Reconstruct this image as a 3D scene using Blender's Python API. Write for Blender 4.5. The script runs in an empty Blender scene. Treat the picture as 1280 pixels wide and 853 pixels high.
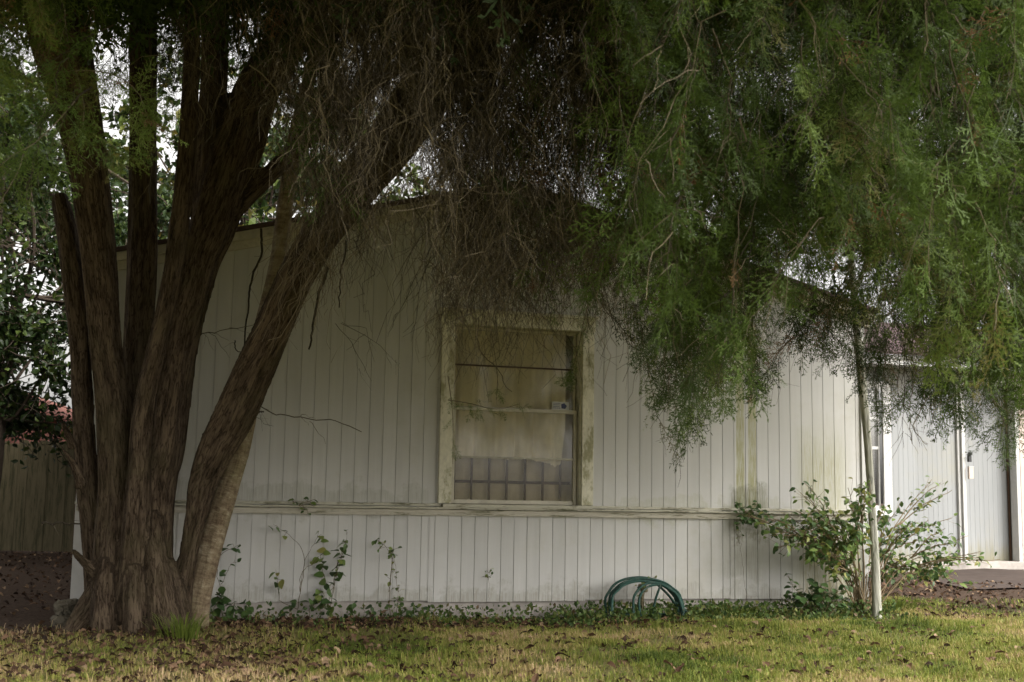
import bpy, math, random
import numpy as np
from mathutils import Vector
rng = np.random.default_rng(11); random.seed(5)
S = bpy.context.scene; COL = S.collection; R = math.radians

# ---------------------------------------------------------------- camera model
f=1550.; th=math.atan(194/1550); ro=.017; H=.894; phi=math.atan(.312); D=9.36
F=np.array([0,math.cos(th),math.sin(th)]); R0=np.array([1.,0,0]); U0=np.array([0,-math.sin(th),math.cos(th)])
RT=math.cos(ro)*R0+math.sin(ro)*U0; UP=-math.sin(ro)*R0+math.cos(ro)*U0
def ray(x,y): return F+(x-640)/f*RT+(426.5-y)/f*UP
def at(x,y,Y):
    d=ray(x,y); return np.array([d[0]*Y/d[1],Y,H+d[2]*Y/d[1]])
def ramp(a,b,x): t=np.clip((x-a)/(b-a),0,1); return t*t*(3-2*t)
def gh(x,y):
    x=np.asarray(x,float); y=np.asarray(y,float)
    return (.125*ramp(9.6,13.6,y)*ramp(1.5,4.0,x)+.012*np.sin(x*2.3+1)*np.sin(y*1.9)+.006*np.sin(x*7.1+y*3)
            +.05*np.exp(-((x+2.15)**2+(y-7.8)**2)/.5))
def gnd(x,y):
    d=ray(x,y); z=0
    for _ in range(6):
        t=(z-H)/d[2]; P=d*t; z=float(gh(P[0],P[1]))
    return np.array([P[0],P[1],z])
cph,sph=math.cos(phi),math.sin(phi)
def wall(x,y,off=0):
    d=ray(x,y); t=(D*cph+off)/(-d[0]*sph+d[1]*cph); X,Y=d[0]*t,d[1]*t
    return X*cph+(Y-D)*sph, H+d[2]*t
def l2w(u,v,z): return np.array([u*cph-v*sph, D+u*sph+v*cph, z])

# ---------------------------------------------------------------- materials
def newmat(name):
    m=bpy.data.materials.new(name); m.use_nodes=True; nt=m.node_tree
    for n in list(nt.nodes):
        if n.type!='OUTPUT_MATERIAL': nt.nodes.remove(n)
    return m,nt,nt.nodes['Material Output']
def N(nt,t,**k):
    n=nt.nodes.new(t)
    for a,b in k.items():
        if a in n.inputs.keys() if hasattr(n.inputs,'keys') else False: n.inputs[a].default_value=b
        else: setattr(n,a,b)
    return n
def L(nt,a,b): nt.links.new(a,b)
def rampnode(nt,stops):
    n=nt.nodes.new('ShaderNodeValToRGB'); e=n.color_ramp.elements
    while len(e)<len(stops): e.new(.5)
    for k,(p,c) in enumerate(stops):
        e[k].position=p; e[k].color=(*c,1) if len(c)==3 else c
    return n
def noise(nt,src,scale,detail=4,rough=.55,mul=None):
    n=nt.nodes.new('ShaderNodeTexNoise'); n.inputs['Scale'].default_value=scale; n.inputs['Detail'].default_value=detail; n.inputs['Roughness'].default_value=rough
    if mul:
        mp=nt.nodes.new('ShaderNodeMapping'); mp.inputs['Scale'].default_value=mul; L(nt,src,mp.inputs[0]); src=mp.outputs[0]
    L(nt,src,n.inputs['Vector']); return n.outputs['Fac']
def math_(nt,op,a,b=None,clamp=False):
    n=nt.nodes.new('ShaderNodeMath'); n.operation=op; n.use_clamp=clamp
    for i,v in enumerate((a,b)):
        if v is None: continue
        if isinstance(v,(int,float)): n.inputs[i].default_value=v
        else: L(nt,v,n.inputs[i])
    return n.outputs[0]
def mixc(nt,fac,a,b,mode='MIX'):
    n=nt.nodes.new('ShaderNodeMix'); n.data_type='RGBA'; n.blend_type=mode
    for i,v in ((0,fac),(6,a),(7,b)):
        if isinstance(v,(int,float)): n.inputs[i].default_value=v
        elif isinstance(v,tuple): n.inputs[i].default_value=(*v,1)
        else: L(nt,v,n.inputs[i])
    return n.outputs[2]
def sstep(nt,v,a,b):
    n=nt.nodes.new('ShaderNodeMapRange'); n.interpolation_type='SMOOTHSTEP'
    n.inputs['From Min'].default_value=a; n.inputs['From Max'].default_value=b; L(nt,v,n.inputs[0]); return n.outputs[0]
def bsdf(nt,out,col,rough=.8,spec=.3,bump=None,bs=.3,bd=.01,metal=0):
    p=nt.nodes.new('ShaderNodeBsdfPrincipled')
    if isinstance(col,tuple): p.inputs['Base Color'].default_value=(*col,1)
    else: L(nt,col,p.inputs['Base Color'])
    if isinstance(rough,(int,float)): p.inputs['Roughness'].default_value=rough
    else: L(nt,rough,p.inputs['Roughness'])
    p.inputs['Specular IOR Level'].default_value=spec; p.inputs['Metallic'].default_value=metal
    if bump is not None:
        b=nt.nodes.new('ShaderNodeBump'); b.inputs['Strength'].default_value=bs; b.inputs['Distance'].default_value=bd
        L(nt,bump,b.inputs['Height']); L(nt,b.outputs[0],p.inputs['Normal'])
    L(nt,p.outputs[0],out.inputs['Surface']); return p
def objco(nt): return nt.nodes.new('ShaderNodeTexCoord').outputs['Object']
def attr(nt,name): 
    n=nt.nodes.new('ShaderNodeAttribute'); n.attribute_name=name; return n

def simple(name,col,rough=.8,spec=.3,var=.25,scale=12,bs=.15,stretch=(1,1,1),metal=0):
    m,nt,o=newmat(name); c=objco(nt)
    a=noise(nt,c,scale,5,.6,stretch); b=noise(nt,c,scale*.15,3,.5)
    s=math_(nt,'ADD',math_(nt,'MULTIPLY',a,.6),math_(nt,'MULTIPLY',b,.4))
    lo=tuple(x*(1-var) for x in col); hi=tuple(min(1,x*(1+var)) for x in col)
    rn=rampnode(nt,[(.3,lo),(.7,hi)]); L(nt,s,rn.inputs[0])
    bsdf(nt,o,rn.outputs[0],rough,spec,a,bs,.01,metal); return m

def leafmat(name,stops,trans=.35,rough=.55,spec=.25,gain=1.0):
    m,nt,o=newmat(name); at_=attr(nt,'var')
    rn=rampnode(nt,[(p,tuple(x*gain for x in c)) for p,c in stops]); L(nt,at_.outputs['Fac'],rn.inputs[0])
    p=bsdf(nt,o,rn.outputs[0],rough,spec)
    t=nt.nodes.new('ShaderNodeBsdfTranslucent'); L(nt,rn.outputs[0],t.inputs[0])
    mx=nt.nodes.new('ShaderNodeMixShader'); mx.inputs[0].default_value=trans
    L(nt,p.outputs[0],mx.inputs[1]); L(nt,t.outputs[0],mx.inputs[2]); L(nt,mx.outputs[0],o.inputs['Surface']); return m

def siding_mat(name,base,gable):
    m,nt,o=newmat(name); c=objco(nt)
    sx=nt.nodes.new('ShaderNodeSeparateXYZ'); L(nt,c,sx.inputs[0]); u,z=sx.outputs[0],sx.outputs[2]
    fine=noise(nt,c,6,6,.65,(22,22,1.2)); streak=noise(nt,c,3,4,.6,(6,6,.35)); big=noise(nt,c,1.1,4,.6)
    k=math_(nt,'FLOOR',math_(nt,'DIVIDE',math_(nt,'ADD',u,-.04+10.16),.1016))
    wn=nt.nodes.new('ShaderNodeTexWhiteNoise'); wn.noise_dimensions='1D'; L(nt,k,wn.inputs['W'])
    lo=tuple(x*.86 for x in base); hi=tuple(x*1.08 for x in base)
    r1=rampnode(nt,[(.25,lo),(.75,hi)])
    s=math_(nt,'ADD',math_(nt,'ADD',math_(nt,'MULTIPLY',streak,.45),math_(nt,'MULTIPLY',big,.3)),math_(nt,'MULTIPLY',wn.outputs[0],.25))
    L(nt,s,r1.inputs[0]); col=r1.outputs[0]
    f2=sstep(nt,fine,.62,.8); col=mixc(nt,math_(nt,'MULTIPLY',f2,.25),col,tuple(x*.55 for x in base))
    dn=noise(nt,c,5,5,.7)
    # grime patches
    g=sstep(nt,math_(nt,'ADD',math_(nt,'MULTIPLY',big,.6),math_(nt,'MULTIPLY',dn,.4)),.5,.7)
    col=mixc(nt,math_(nt,'MULTIPLY',g,.28),col,(.30,.27,.17))
    if gable:
        def strip(u0,u1,z0,z1,amt,colr,soft=.02,sz=.3):
            nonlocal col
            un=math_(nt,'ADD',u,math_(nt,'MULTIPLY',math_(nt,'ADD',streak,-.5),.03))
            a=math_(nt,'MULTIPLY',sstep(nt,un,u0,u0+soft),sstep(nt,un,u1,u1-soft))
            zz=math_(nt,'ADD',z,math_(nt,'MULTIPLY',math_(nt,'ADD',dn,-.5),.6))
            b=math_(nt,'MULTIPLY',sstep(nt,zz,z0,z0+.12),sstep(nt,zz,z1+sz,z1))
            q=math_(nt,'MULTIPLY',math_(nt,'MULTIPLY',a,b),amt)
            q=math_(nt,'MULTIPLY',q,math_(nt,'ADD',math_(nt,'ADD',math_(nt,'MULTIPLY',dn,.9),math_(nt,'MULTIPLY',sstep(nt,fine,.35,.65),.7)),-.05),True)
            col=mixc(nt,q,col,colr)
        gr=(.27,.26,.115)
        strip(1.885,1.965,.7,2.0,.85,gr,.012,.2); strip(1.99,2.075,.7,2.2,.8,gr,.012,.2)
        strip(2.35,2.98,.7,1.15,.6,gr,.2,.5); strip(.7,2.5,.7,.84,.32,gr,.3,.06); strip(1.8,2.2,.55,.95,.8,(.13,.13,.07),.08,.1)
        strip(1.7,2.2,.2,.7,.35,(.16,.15,.10),.15,.2); strip(2.3,3.2,0,.45,.75,(.22,.20,.08),.3,.35)
        strip(-3.1,-.6,.7,.9,.35,(.16,.15,.08),.05,.08)
        strip(-3.2,3.2,-.2,.16,.5,(.2,.18,.12),.05,.09)
    else:
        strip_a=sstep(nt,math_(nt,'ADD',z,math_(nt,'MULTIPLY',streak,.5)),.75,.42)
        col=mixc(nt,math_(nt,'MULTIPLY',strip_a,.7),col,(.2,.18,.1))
    bsdf(nt,o,col,.75,.25,fine,.12,.004); return m

M={}
M['siding']=siding_mat('painted_siding',(.495,.488,.468),True)
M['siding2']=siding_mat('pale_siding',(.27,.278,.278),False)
M['white']=simple('white_trim',(.48,.475,.455),.6,.3,.12,14,.1)
M['foundation']=simple('concrete_foundation',(.36,.33,.30),.95,.1,.4,9,.5)
M['shingle']=simple('brown_shingle',(.085,.06,.06),.95,.1,.4,25,.5)
M['driveway']=simple('driveway_concrete',(.075,.058,.05),.95,.1,.3,8,.3)
M['beige']=simple('curtain_cloth',(.74,.69,.55),.9,.1,.2,10,.1,(1,1,.3))
M['blind']=simple('blind_cloth',(.46,.41,.32),.9,.1,.2,10,.1)
M['bar']=simple('brown_bar',(.06,.034,.018),.6,.3,.2,10,.1)
M['sash']=simple('aluminium_sash',(.42,.39,.31),.5,.4,.25,15,.1)
M['pole']=None
def weathered(name,base,dirt,amt,thr=(.5,.62),sc=7,mul=(1,1,1)):
    m,nt,o=newmat(name); c=objco(nt)
    a=noise(nt,c,sc,6,.7,mul); b=noise(nt,c,sc*5,4,.6,mul); s=math_(nt,'ADD',math_(nt,'MULTIPLY',a,.65),math_(nt,'MULTIPLY',b,.35))
    q=sstep(nt,s,*thr)
    r1=rampnode(nt,[(.3,tuple(x*.82 for x in base)),(.7,tuple(x*1.1 for x in base))]); L(nt,b,r1.inputs[0])
    col=mixc(nt,math_(nt,'MULTIPLY',q,amt),r1.outputs[0],dirt)
    bsdf(nt,o,col,.8,.2,s,.4,.006); return m
M['casing']=weathered('weathered_yellow_casing',(.64,.61,.49),(.19,.18,.08),.8,(.47,.62),9,(1,1,.5))
M['rail']=weathered('mildewed_ledge',(.45,.42,.35),(.09,.09,.04),.85,(.52,.6),5,(.5,1,6))
M['ledge']=weathered('mildewed_drip_edge',(.44,.42,.34),(.08,.08,.04),.85,(.49,.6),4,(.8,1,4))
M['rake']=weathered('dirty_rake_board',(.50,.47,.40),(.17,.155,.11),.6,(.5,.64),4)
M['fence']=weathered('old_fence_wood',(.13,.11,.065),(.035,.035,.015),.8,(.45,.6),3,(6,6,.5))
M['concrete']=weathered('rough_concrete',(.13,.115,.085),(.035,.032,.022),.8,(.5,.6),12)
M['redwall']=simple('red_clay_wall',(.17,.075,.06),.9,.1,.2,6,.1)
M['brass']=simple('tarnished_tap',(.20,.17,.10),.5,.5,.4,60,.3,(1,1,1),.6)
M['hose']=weathered('green_hose',(.025,.065,.052),(.11,.125,.10),.55,(.5,.62),18)
M['sticker']=simple('sticker_paper',(.55,.55,.55),.5,.3,.05)
M['ink']=simple('blue_ink',(.06,.07,.16),.5,.3,.05)
M['black']=simple('black_metal',(.02,.02,.02),.5,.4,.1)
M['door']=simple('peach_door',(.52,.44,.38),.7,.3,.08)
M['inside']=simple('room_plaster',(.25,.21,.16),.9,.1,.1)
def glass():
    m,nt,o=newmat('window_glass'); g=nt.nodes.new('ShaderNodeBsdfGlossy'); g.inputs['Roughness'].default_value=.06; g.inputs[0].default_value=(.8,.8,.8,1)
    t=nt.nodes.new('ShaderNodeBsdfTransparent'); t.inputs[0].default_value=(.97,.96,.93,1)
    fr=nt.nodes.new('ShaderNodeFresnel'); fr.inputs[0].default_value=1.5
    d=nt.nodes.new('ShaderNodeBsdfDiffuse'); d.inputs[0].default_value=(.3,.27,.2,1)
    mx=nt.nodes.new('ShaderNodeMixShader'); L(nt,fr.outputs[0],mx.inputs[0]); L(nt,t.outputs[0],mx.inputs[1]); L(nt,g.outputs[0],mx.inputs[2])
    m2=nt.nodes.new('ShaderNodeMixShader'); dn=noise(nt,objco(nt),5,5,.7); L(nt,math_(nt,'MULTIPLY',sstep(nt,dn,.4,.8),.06),m2.inputs[0]); L(nt,mx.outputs[0],m2.inputs[1]); L(nt,d.outputs[0],m2.inputs[2])
    L(nt,m2.outputs[0],o.inputs['Surface']); return m
M['glass']=glass()

def barkmat(name,lo,mid,hi,moss,mossamt,sc=1.0,ring=False):
    m,nt,o=newmat(name); c=attr(nt,'bark').outputs['Vector']; oc=objco(nt)
    a=noise(nt,c,11*sc,5,.65,(1,1,.16)); b=noise(nt,c,34*sc,4,.7,(1,1,.12)); d=noise(nt,oc,2.2,4,.6)
    if ring: a=noise(nt,c,14,5,.7,(.6,.6,1.3)); b=noise(nt,c,40,4,.7,(.4,.4,1.2))
    cr_=noise(nt,c,30*sc,3,.5,(1,1,.14)); ck=sstep(nt,math_(nt,'ABSOLUTE',math_(nt,'ADD',cr_,-.5)),.0,.055)
    s=math_(nt,'ADD',math_(nt,'MULTIPLY',a,.5),math_(nt,'MULTIPLY',b,.4))
    s=math_(nt,'ADD',s,math_(nt,'MULTIPLY',ck,.12 if not ring else .05))
    rn=rampnode(nt,[(.36,lo),(.5,mid),(.64,hi)]); L(nt,s,rn.inputs[0])
    q=sstep(nt,math_(nt,'ADD',math_(nt,'MULTIPLY',d,.7),math_(nt,'MULTIPLY',b,.3)),.48,.64)
    col=mixc(nt,math_(nt,'MULTIPLY',q,mossamt),rn.outputs[0],moss)
    bsdf(nt,o,col,.95,.1,s,.9,.03); return m
M['bark']=barkmat('cedar_bark',(.011,.008,.005),(.046,.032,.021),(.12,.09,.062),(.05,.046,.02),.4,1.9)
M['palebark']=barkmat('lichen_bark',(.10,.07,.045),(.20,.155,.10),(.36,.31,.22),(.16,.15,.07),.5,1,True)
M['smoothbark']=barkmat('smooth_grey_bark',(.21,.21,.18),(.33,.325,.28),(.44,.43,.37),(.17,.19,.11),.5,.6)
def twigmat(name,a,b):
    m,nt,o=newmat(name); v=attr(nt,'var'); rn=rampnode(nt,[(0,a),(1,b)]); L(nt,v.outputs['Fac'],rn.inputs[0]); bsdf(nt,o,rn.outputs[0],.9,.15); return m
M['twig']=twigmat('dead_twigs',(.03,.025,.018),(.21,.175,.12))
M['stem']=twigmat('plant_stems',(.07,.06,.03),(.2,.15,.09))
M['cedar']=leafmat('cedar_foliage',[(0,(.018,.026,.007)),(.35,(.048,.078,.015)),(.62,(.092,.145,.026)),(.8,(.17,.23,.05)),(.9,(.13,.08,.035)),(1,(.24,.12,.055))],.45)
M['broad']=leafmat('glossy_leaves',[(0,(.012,.022,.006)),(.5,(.024,.045,.011)),(.85,(.09,.125,.025)),(1,(.2,.12,.03))],.3,.4,.3)
M['shrub']=leafmat('shrub_leaves',[(0,(.04,.08,.028)),(.5,(.09,.155,.042)),(.85,(.18,.25,.06)),(1,(.30,.28,.08))],.35,.45,.4)
M['cover']=leafmat('ground_cover_leaves',[(0,(.04,.075,.022)),(.5,(.09,.14,.035)),(.8,(.17,.19,.055)),(1,(.13,.09,.045))],.3)
M['grassb']=leafmat('grass_blades',[(0,(.07,.105,.02)),(.3,(.18,.23,.04)),(.55,(.29,.295,.07)),(.78,(.42,.33,.14)),(1,(.5,.36,.22))],.35,.6,.2)
M['litter']=leafmat('dry_leaves',[(0,(.03,.018,.012)),(.45,(.08,.045,.026)),(.75,(.17,.10,.06)),(1,(.30,.21,.13))],.15,.75,.15)

def ground_mat():
    m,nt,o=newmat('lawn_soil'); c=objco(nt); sx=nt.nodes.new('ShaderNodeSeparateXYZ'); L(nt,c,sx.inputs[0])
    a=noise(nt,c,40,6,.7); b=noise(nt,c,2.5,5,.6); 
    r1=rampnode(nt,[(.3,(.10,.09,.035)),(.5,(.18,.165,.065)),(.72,(.27,.23,.11))]); L(nt,a,r1.inputs[0])
    r2=rampnode(nt,[(.3,(.035,.024,.017)),(.55,(.08,.056,.042)),(.8,(.15,.11,.085))]); L(nt,a,r2.inputs[0])
    n=math_(nt,'MULTIPLY',math_(nt,'ADD',b,-.5),1.6)
    left=math_(nt,'MULTIPLY',sstep(nt,math_(nt,'ADD',sx.outputs[0],n),-1.9,-3.0),sstep(nt,math_(nt,'ADD',sx.outputs[1],n),7.0,7.9))
    vv=math_(nt,'ADD',math_(nt,'MULTIPLY',sx.outputs[0],-sph),math_(nt,'MULTIPLY',math_(nt,'ADD',sx.outputs[1],-D),cph))
    near=sstep(nt,math_(nt,'ADD',vv,math_(nt,'MULTIPLY',n,.35)),-.75,-.35)
    q=math_(nt,'MAXIMUM',left,near); q=math_(nt,'MAXIMUM',q,math_(nt,'MULTIPLY',sstep(nt,b,.56,.66),.7))
    bsdf(nt,o,mixc(nt,q,r1.outputs[0],r2.outputs[0]),1,.05,a,.6,.02); return m
M['ground']=ground_mat()

# ---------------------------------------------------------------- object helpers
def tag(o,label=None,cat=None,group=None,kind=None):
    if label: o['label']=label
    if cat: o['category']=cat
    if group: o['group']=group
    if kind: o['kind']=kind
    return o
def empty(name,loc=(0,0,0),rz=0):
    o=bpy.data.objects.new(name,None); COL.objects.link(o); o.location=[float(a) for a in loc]; o.rotation_euler=(0,0,rz); o.empty_display_size=.1; return o
def link(name,me,parent=None,loc=None):
    o=bpy.data.objects.new(name,me); COL.objects.link(o)
    if parent: o.parent=parent
    if loc is not None: o.location=[float(a) for a in loc]
    return o
def npmesh(name,V,Fa,mat,var=None,smooth=False,extra=None):
    me=bpy.data.meshes.new(name); V=np.asarray(V,np.float32); Fa=np.asarray(Fa,np.int32); k=Fa.shape[1]
    me.vertices.add(len(V)); me.vertices.foreach_set('co',V.ravel())
    me.loops.add(Fa.size); me.loops.foreach_set('vertex_index',Fa.ravel())
    me.polygons.add(len(Fa)); me.polygons.foreach_set('loop_start',np.arange(0,Fa.size,k,dtype=np.int32))
    me.polygons.foreach_set('use_smooth',np.full(len(Fa),smooth,dtype=bool))
    if var is not None:
        a=me.attributes.new('var','FLOAT','POINT'); a.data.foreach_set('value',np.asarray(var,np.float32))
    if extra is not None:
        a=me.attributes.new('bark','FLOAT_VECTOR','POINT'); a.data.foreach_set('vector',np.asarray(extra,np.float32).ravel())
    me.update(calc_edges=True); me.validate(); me.materials.append(mat); return me
class Soup:
    def __init__(s): s.V=[];s.F=[];s.A=[];s.n=0
    def add(s,V,Fa,A):
        V=np.asarray(V,np.float32); s.V.append(V); s.F.append(np.asarray(Fa,np.int32)+s.n); s.A.append(np.broadcast_to(np.asarray(A,np.float32),(len(V),)).copy()); s.n+=len(V)
    def inst(s,T,Rm,P,sc,var,jit=.0):
        TV,TF=T[0],T[1]; n=len(P)
        if n==0: return
        V=np.einsum('nij,vj->nvi',Rm,TV)*np.asarray(sc).reshape(-1,1,1)+np.asarray(P)[:,None,:]
        Fa=(TF[None]+(np.arange(n)*len(TV))[:,None,None]).reshape(-1,TF.shape[1])
        A=np.repeat(np.asarray(var),len(TV))+ (rng.normal(0,jit,n*len(TV)) if jit else 0)
        s.add(V.reshape(-1,3),Fa,np.clip(A,0,1))
    def tubes(s,paths,rad,var,sides=3):
        p=np.asarray(paths,float); n,k,_=p.shape; rad=np.broadcast_to(rad,(n,k)); 
        t=np.gradient(p,axis=1); t/=np.linalg.norm(t,axis=2,keepdims=True)+1e-9
        ref=np.where(np.abs(t[...,2:3])<.9,np.array([0,0,1.]),np.array([1.,0,0])); ref=np.broadcast_to(ref[:,:1],t.shape)
        e1=np.cross(t,ref); e1/=np.linalg.norm(e1,axis=2,keepdims=True)+1e-9; e2=np.cross(t,e1)
        a=np.arange(sides)/sides*2*np.pi
        V=p[:,:,None]+rad[:,:,None,None]*(np.cos(a)[None,None,:,None]*e1[:,:,None]+np.sin(a)[None,None,:,None]*e2[:,:,None])
        i=np.arange(k-1)[:,None]; j=np.arange(sides)[None]; j2=(j+1)%sides
        q=np.stack([i*sides+j,i*sides+j2,(i+1)*sides+j2,(i+1)*sides+j],-1).reshape(-1,4)
        Fa=(q[None]+(np.arange(n)*k*sides)[:,None,None]).reshape(-1,4)
        s.add(V.reshape(-1,3),Fa,np.repeat(np.broadcast_to(var,(n,)),k*sides))
    def obj(s,name,mat,parent=None,smooth=False):
        return link(name,npmesh(name,np.concatenate(s.V),np.concatenate(s.F),mat,np.concatenate(s.A),smooth),parent)
def frames(d,roll=None):
    d=np.asarray(d,float); d=d/(np.linalg.norm(d,axis=1,keepdims=True)+1e-9)
    r=rng.normal(size=d.shape); x=np.cross(r,d); x/=np.linalg.norm(x,axis=1,keepdims=True)+1e-9; y=np.cross(d,x)
    return np.stack([x,y,d],-1)      # columns: template x,y,z
def frames_up(d,up):                 # template z->d , template y ~ up
    d=np.asarray(d,float); d=d/(np.linalg.norm(d,axis=1,keepdims=True)+1e-9)
    x=np.cross(np.asarray(up,float),d); x/=np.linalg.norm(x,axis=1,keepdims=True)+1e-9; y=np.cross(d,x)
    return np.stack([x,y,d],-1)

class MB:                            # boxes and prisms in a local frame
    def __init__(s): s.v=[];s.f=[]
    def box(s,x0,x1,y0,y1,z0,z1,bev=0):
        n=len(s.v); s.v+=[(x,y,z) for z in (z0,z1) for y in (y0,y1) for x in (x0,x1)]
        s.f+=[[n+i for i in q] for q in ((0,2,3,1),(4,5,7,6),(0,1,5,4),(2,6,7,3),(0,4,6,2),(1,3,7,5))]
    def quad(s,*p):
        n=len(s.v); s.v+=list(p); s.f.append(list(range(n,n+len(p))))
    def prism(s,poly,y0,y1):         # poly in (x,z), extruded in y
        n=len(s.v); k=len(poly); s.v+=[(x,y0,z) for x,z in poly]+[(x,y1,z) for x,z in poly]
        s.f.append([n+i for i in range(k)]); s.f.append([n+k+i for i in reversed(range(k))])
        for i in range(k): j=(i+1)%k; s.f.append([n+i,n+k+i,n+k+j,n+j])
    def obj(s,name,mat,parent=None,bevel=0,loc=None):
        me=bpy.data.meshes.new(name); me.from_pydata([tuple(map(float,p)) for p in s.v],[],s.f); me.update(); me.materials.append(mat)
        o=link(name,me,parent,loc)
        if bevel:
            m=o.modifiers.new('b','BEVEL'); m.width=bevel; m.segments=2; m.limit_method='ANGLE'
        return o
def catmull(P,n):
    P=np.asarray(P,float); P=np.vstack([2*P[0]-P[1],P,2*P[-1]-P[-2]]); out=[]
    for i in range(1,len(P)-2):
        t=np.linspace(0,1,n,endpoint=False)[:,None]; a,b,c,d=P[i-1],P[i],P[i+1],P[i+2]
        out.append(.5*((2*b)+(-a+c)*t+(2*a-5*b+4*c-d)*t*t+(-a+3*b-3*c+d)*t**3))
    return np.vstack(out+[P[-2][None]])

# ---------------------------------------------------------------- ground
def axis(core0,core1,step,far):
    c=np.arange(core0,core1+step,step); g=step*np.cumsum(1.35**np.arange(1,24)); g=g[g<far]
    return np.concatenate([core0-g[::-1],c,core1+g,[core1+far]]) if True else c
xs=axis(-9,10,.12,900); ys=axis(1,19,.12,900); X,Y=np.meshgrid(xs,ys,indexing='ij')
Z=gh(X,Y)*np.where((abs(X)<30)&(Y<40)&(Y>-20),1,0)+ .006*np.sin(X*19+Y*7)*np.sin(Y*23)*(abs(X)<12)
nx,ny=X.shape; idx=np.arange(nx*ny).reshape(nx,ny)
Fq=np.stack([idx[:-1,:-1],idx[1:,:-1],idx[1:,1:],idx[:-1,1:]],-1).reshape(-1,4)
tag(link('ground',npmesh('ground',np.stack([X,Y,Z],-1).reshape(-1,3),Fq,M['ground'],smooth=True)),'mown yellow green lawn with bare brown soil beside the house','ground',kind='structure')
# driveway
dx=np.linspace(0,1,60); dy=np.linspace(0,1,40); A,B=np.meshgrid(dx,dy,indexing='ij')
Yd=11.9+B*3.4+A*2.3; Xd=4.35+A*9+B*.5-.25*np.exp(-A*6)*np.sin(B*5)
Zd=gh(Xd,Yd)+.018; idx=np.arange(2400).reshape(60,40); Fq=np.stack([idx[:-1,:-1],idx[1:,:-1],idx[1:,1:],idx[:-1,1:]],-1).reshape(-1,4)
tag(link('driveway',npmesh('driveway',np.stack([Xd,Yd,Zd],-1).reshape(-1,3),Fq,M['driveway'],smooth=True)),'brownish grey concrete driveway before the far wing','driveway',kind='structure')

# ---------------------------------------------------------------- house
house=empty('house',(0,D,0),phi)
tag(house,'old pale grey board-sided house with a low gable, mildewed window and set-back wing','house')
RI=lambda u: 3.255-.256*abs(u)
def siding(name,mat,u0,u1,z0,z1,v=0.,sp=.1016,off=.04,gw=.0052,gd=.0065,parent=house):
    b=MB(); k0=math.floor((u0-off)/sp)-1; e=[u0]
    zt=(lambda u:z1) if not callable(z1) else z1
    k=k0
    while True:
        c=off+k*sp; k+=1
        if c>u1-gw: break
        if c<u0+gw: continue
        e+= [c-gw/2,c+gw/2]
    e.append(u1); j=0
    for i in range(len(e)-1):
        a,c=e[i],e[i+1]; gro=(i%2==1); y=v+(gd if gro else 0)
        pts=[(a,y,z0),(c,y,z0),(c,y,zt(c)),(a,y,zt(a))]
        if a<0<c and callable(z1): pts=[(a,y,z0),(c,y,z0),(c,y,zt(c)),(0,y,zt(0)),(a,y,zt(a))]
        b.quad(*pts)
        if gro:
            b.quad((a,v,z0),(a,y,z0),(a,y,zt(a)),(a,v,zt(a))); b.quad((c,y,z0),(c,v,z0),(c,v,zt(c)),(c,y,zt(c)))
    return b,b.obj(name,mat,parent)
WU0,WU1,WZ0,WZ1=-.475,.60,.80,2.215     # window opening
b1,_=siding('siding',M['siding'],-3.05,3.05,.10,.76,-.004); bpy.data.objects.remove(_)
# merge the panels of the gable wall in one mesh
def merge(bs):
    m=MB()
    for b in bs:
        n=len(m.v); m.v+=b.v; m.f+=[[i+n for i in q] for q in b.f]
    return m
lows=[]
for (a,c,dz) in ((-3.05,-1.83,0),(-1.83,-.61,.006),(-.61,.61,-.006),(.61,1.83,.002),(1.83,3.05,-.004)):
    b,o=siding('t',M['siding'],a,c,.125+dz,.76,-.004 if dz<0 else 0); bpy.data.objects.remove(o); lows.append(b)
top=lambda u: RI(u)-.03
for args in ((-3.05,WU0,.78,top),(WU1,3.05,.78,top),(WU0,WU1,WZ1,top)):
    b,o=siding('t',M['siding'],*args); bpy.data.objects.remove(o); lows.append(b)
wm=merge(lows); wallobj=wm.obj('gable_wall',M['siding'],house)
b=MB(); b.prism([(-3.04,-.3),(3.04,-.3),(3.04,.16),(-3.04,.16)],.03,.25); b.obj('foundation',M['foundation'],house)
# drip ledge and belt rail
def wavy(name,u0,u1,v0,v1,z0,z1,mat,amp,seed,n=120,parent=house):
    r=np.random.default_rng(seed); us=np.linspace(u0,u1,n); w=np.convolve(r.normal(size=n+8),np.ones(9)/9,'valid')[:n]*amp
    w2=np.convolve(r.normal(size=n+4),np.ones(5)/5,'valid')[:n]*amp*.6
    V=[];Fa=[]
    for i,u in enumerate(us):
        V+=[(u,v0+w2[i]*1.5,z0+w[i]),(u,v0+w2[i]*1.5,z1+w[i]+w2[i]),(u,v1,z1+w[i]+w2[i]+.004),(u,v1,z0+w[i])]
    for i in range(n-1):
        for k in range(4): Fa.append((i*4+k,(i+1)*4+k,(i+1)*4+(k+1)%4,i*4+(k+1)%4))
    Fa+=[(0,1,2,3),((n-1)*4+3,(n-1)*4+2,(n-1)*4+1,(n-1)*4)]
    return link(name,npmesh(name,V,Fa,mat),parent)
wavy('belt_rail',-3.06,3.06,-.026,.02,.745,.787,M['rail'],.0012,1)
wavy('drip_ledge',-3.07,3.07,-.05,.02,.792,.806,M['ledge'],.004,2,300)
wavy('quarter_round',-3.05,WU0-.06,-.018,.012,.812,.83,M['ledge'],.003,3,200)
wavy('quarter_round',WU1+.04,3.05,-.018,.012,.812,.828,M['ledge'],.003,4,200)
# corner boards
for (a,c) in ((-3.065,-2.95),(3.03,3.075)):
    b=MB(); b.prism([(a,.1),(c,.1),(c,RI(c)-.06),(a,RI(a)-.06)],-.016,.03); b.obj('corner_board',M['white'],house,.002)
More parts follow.
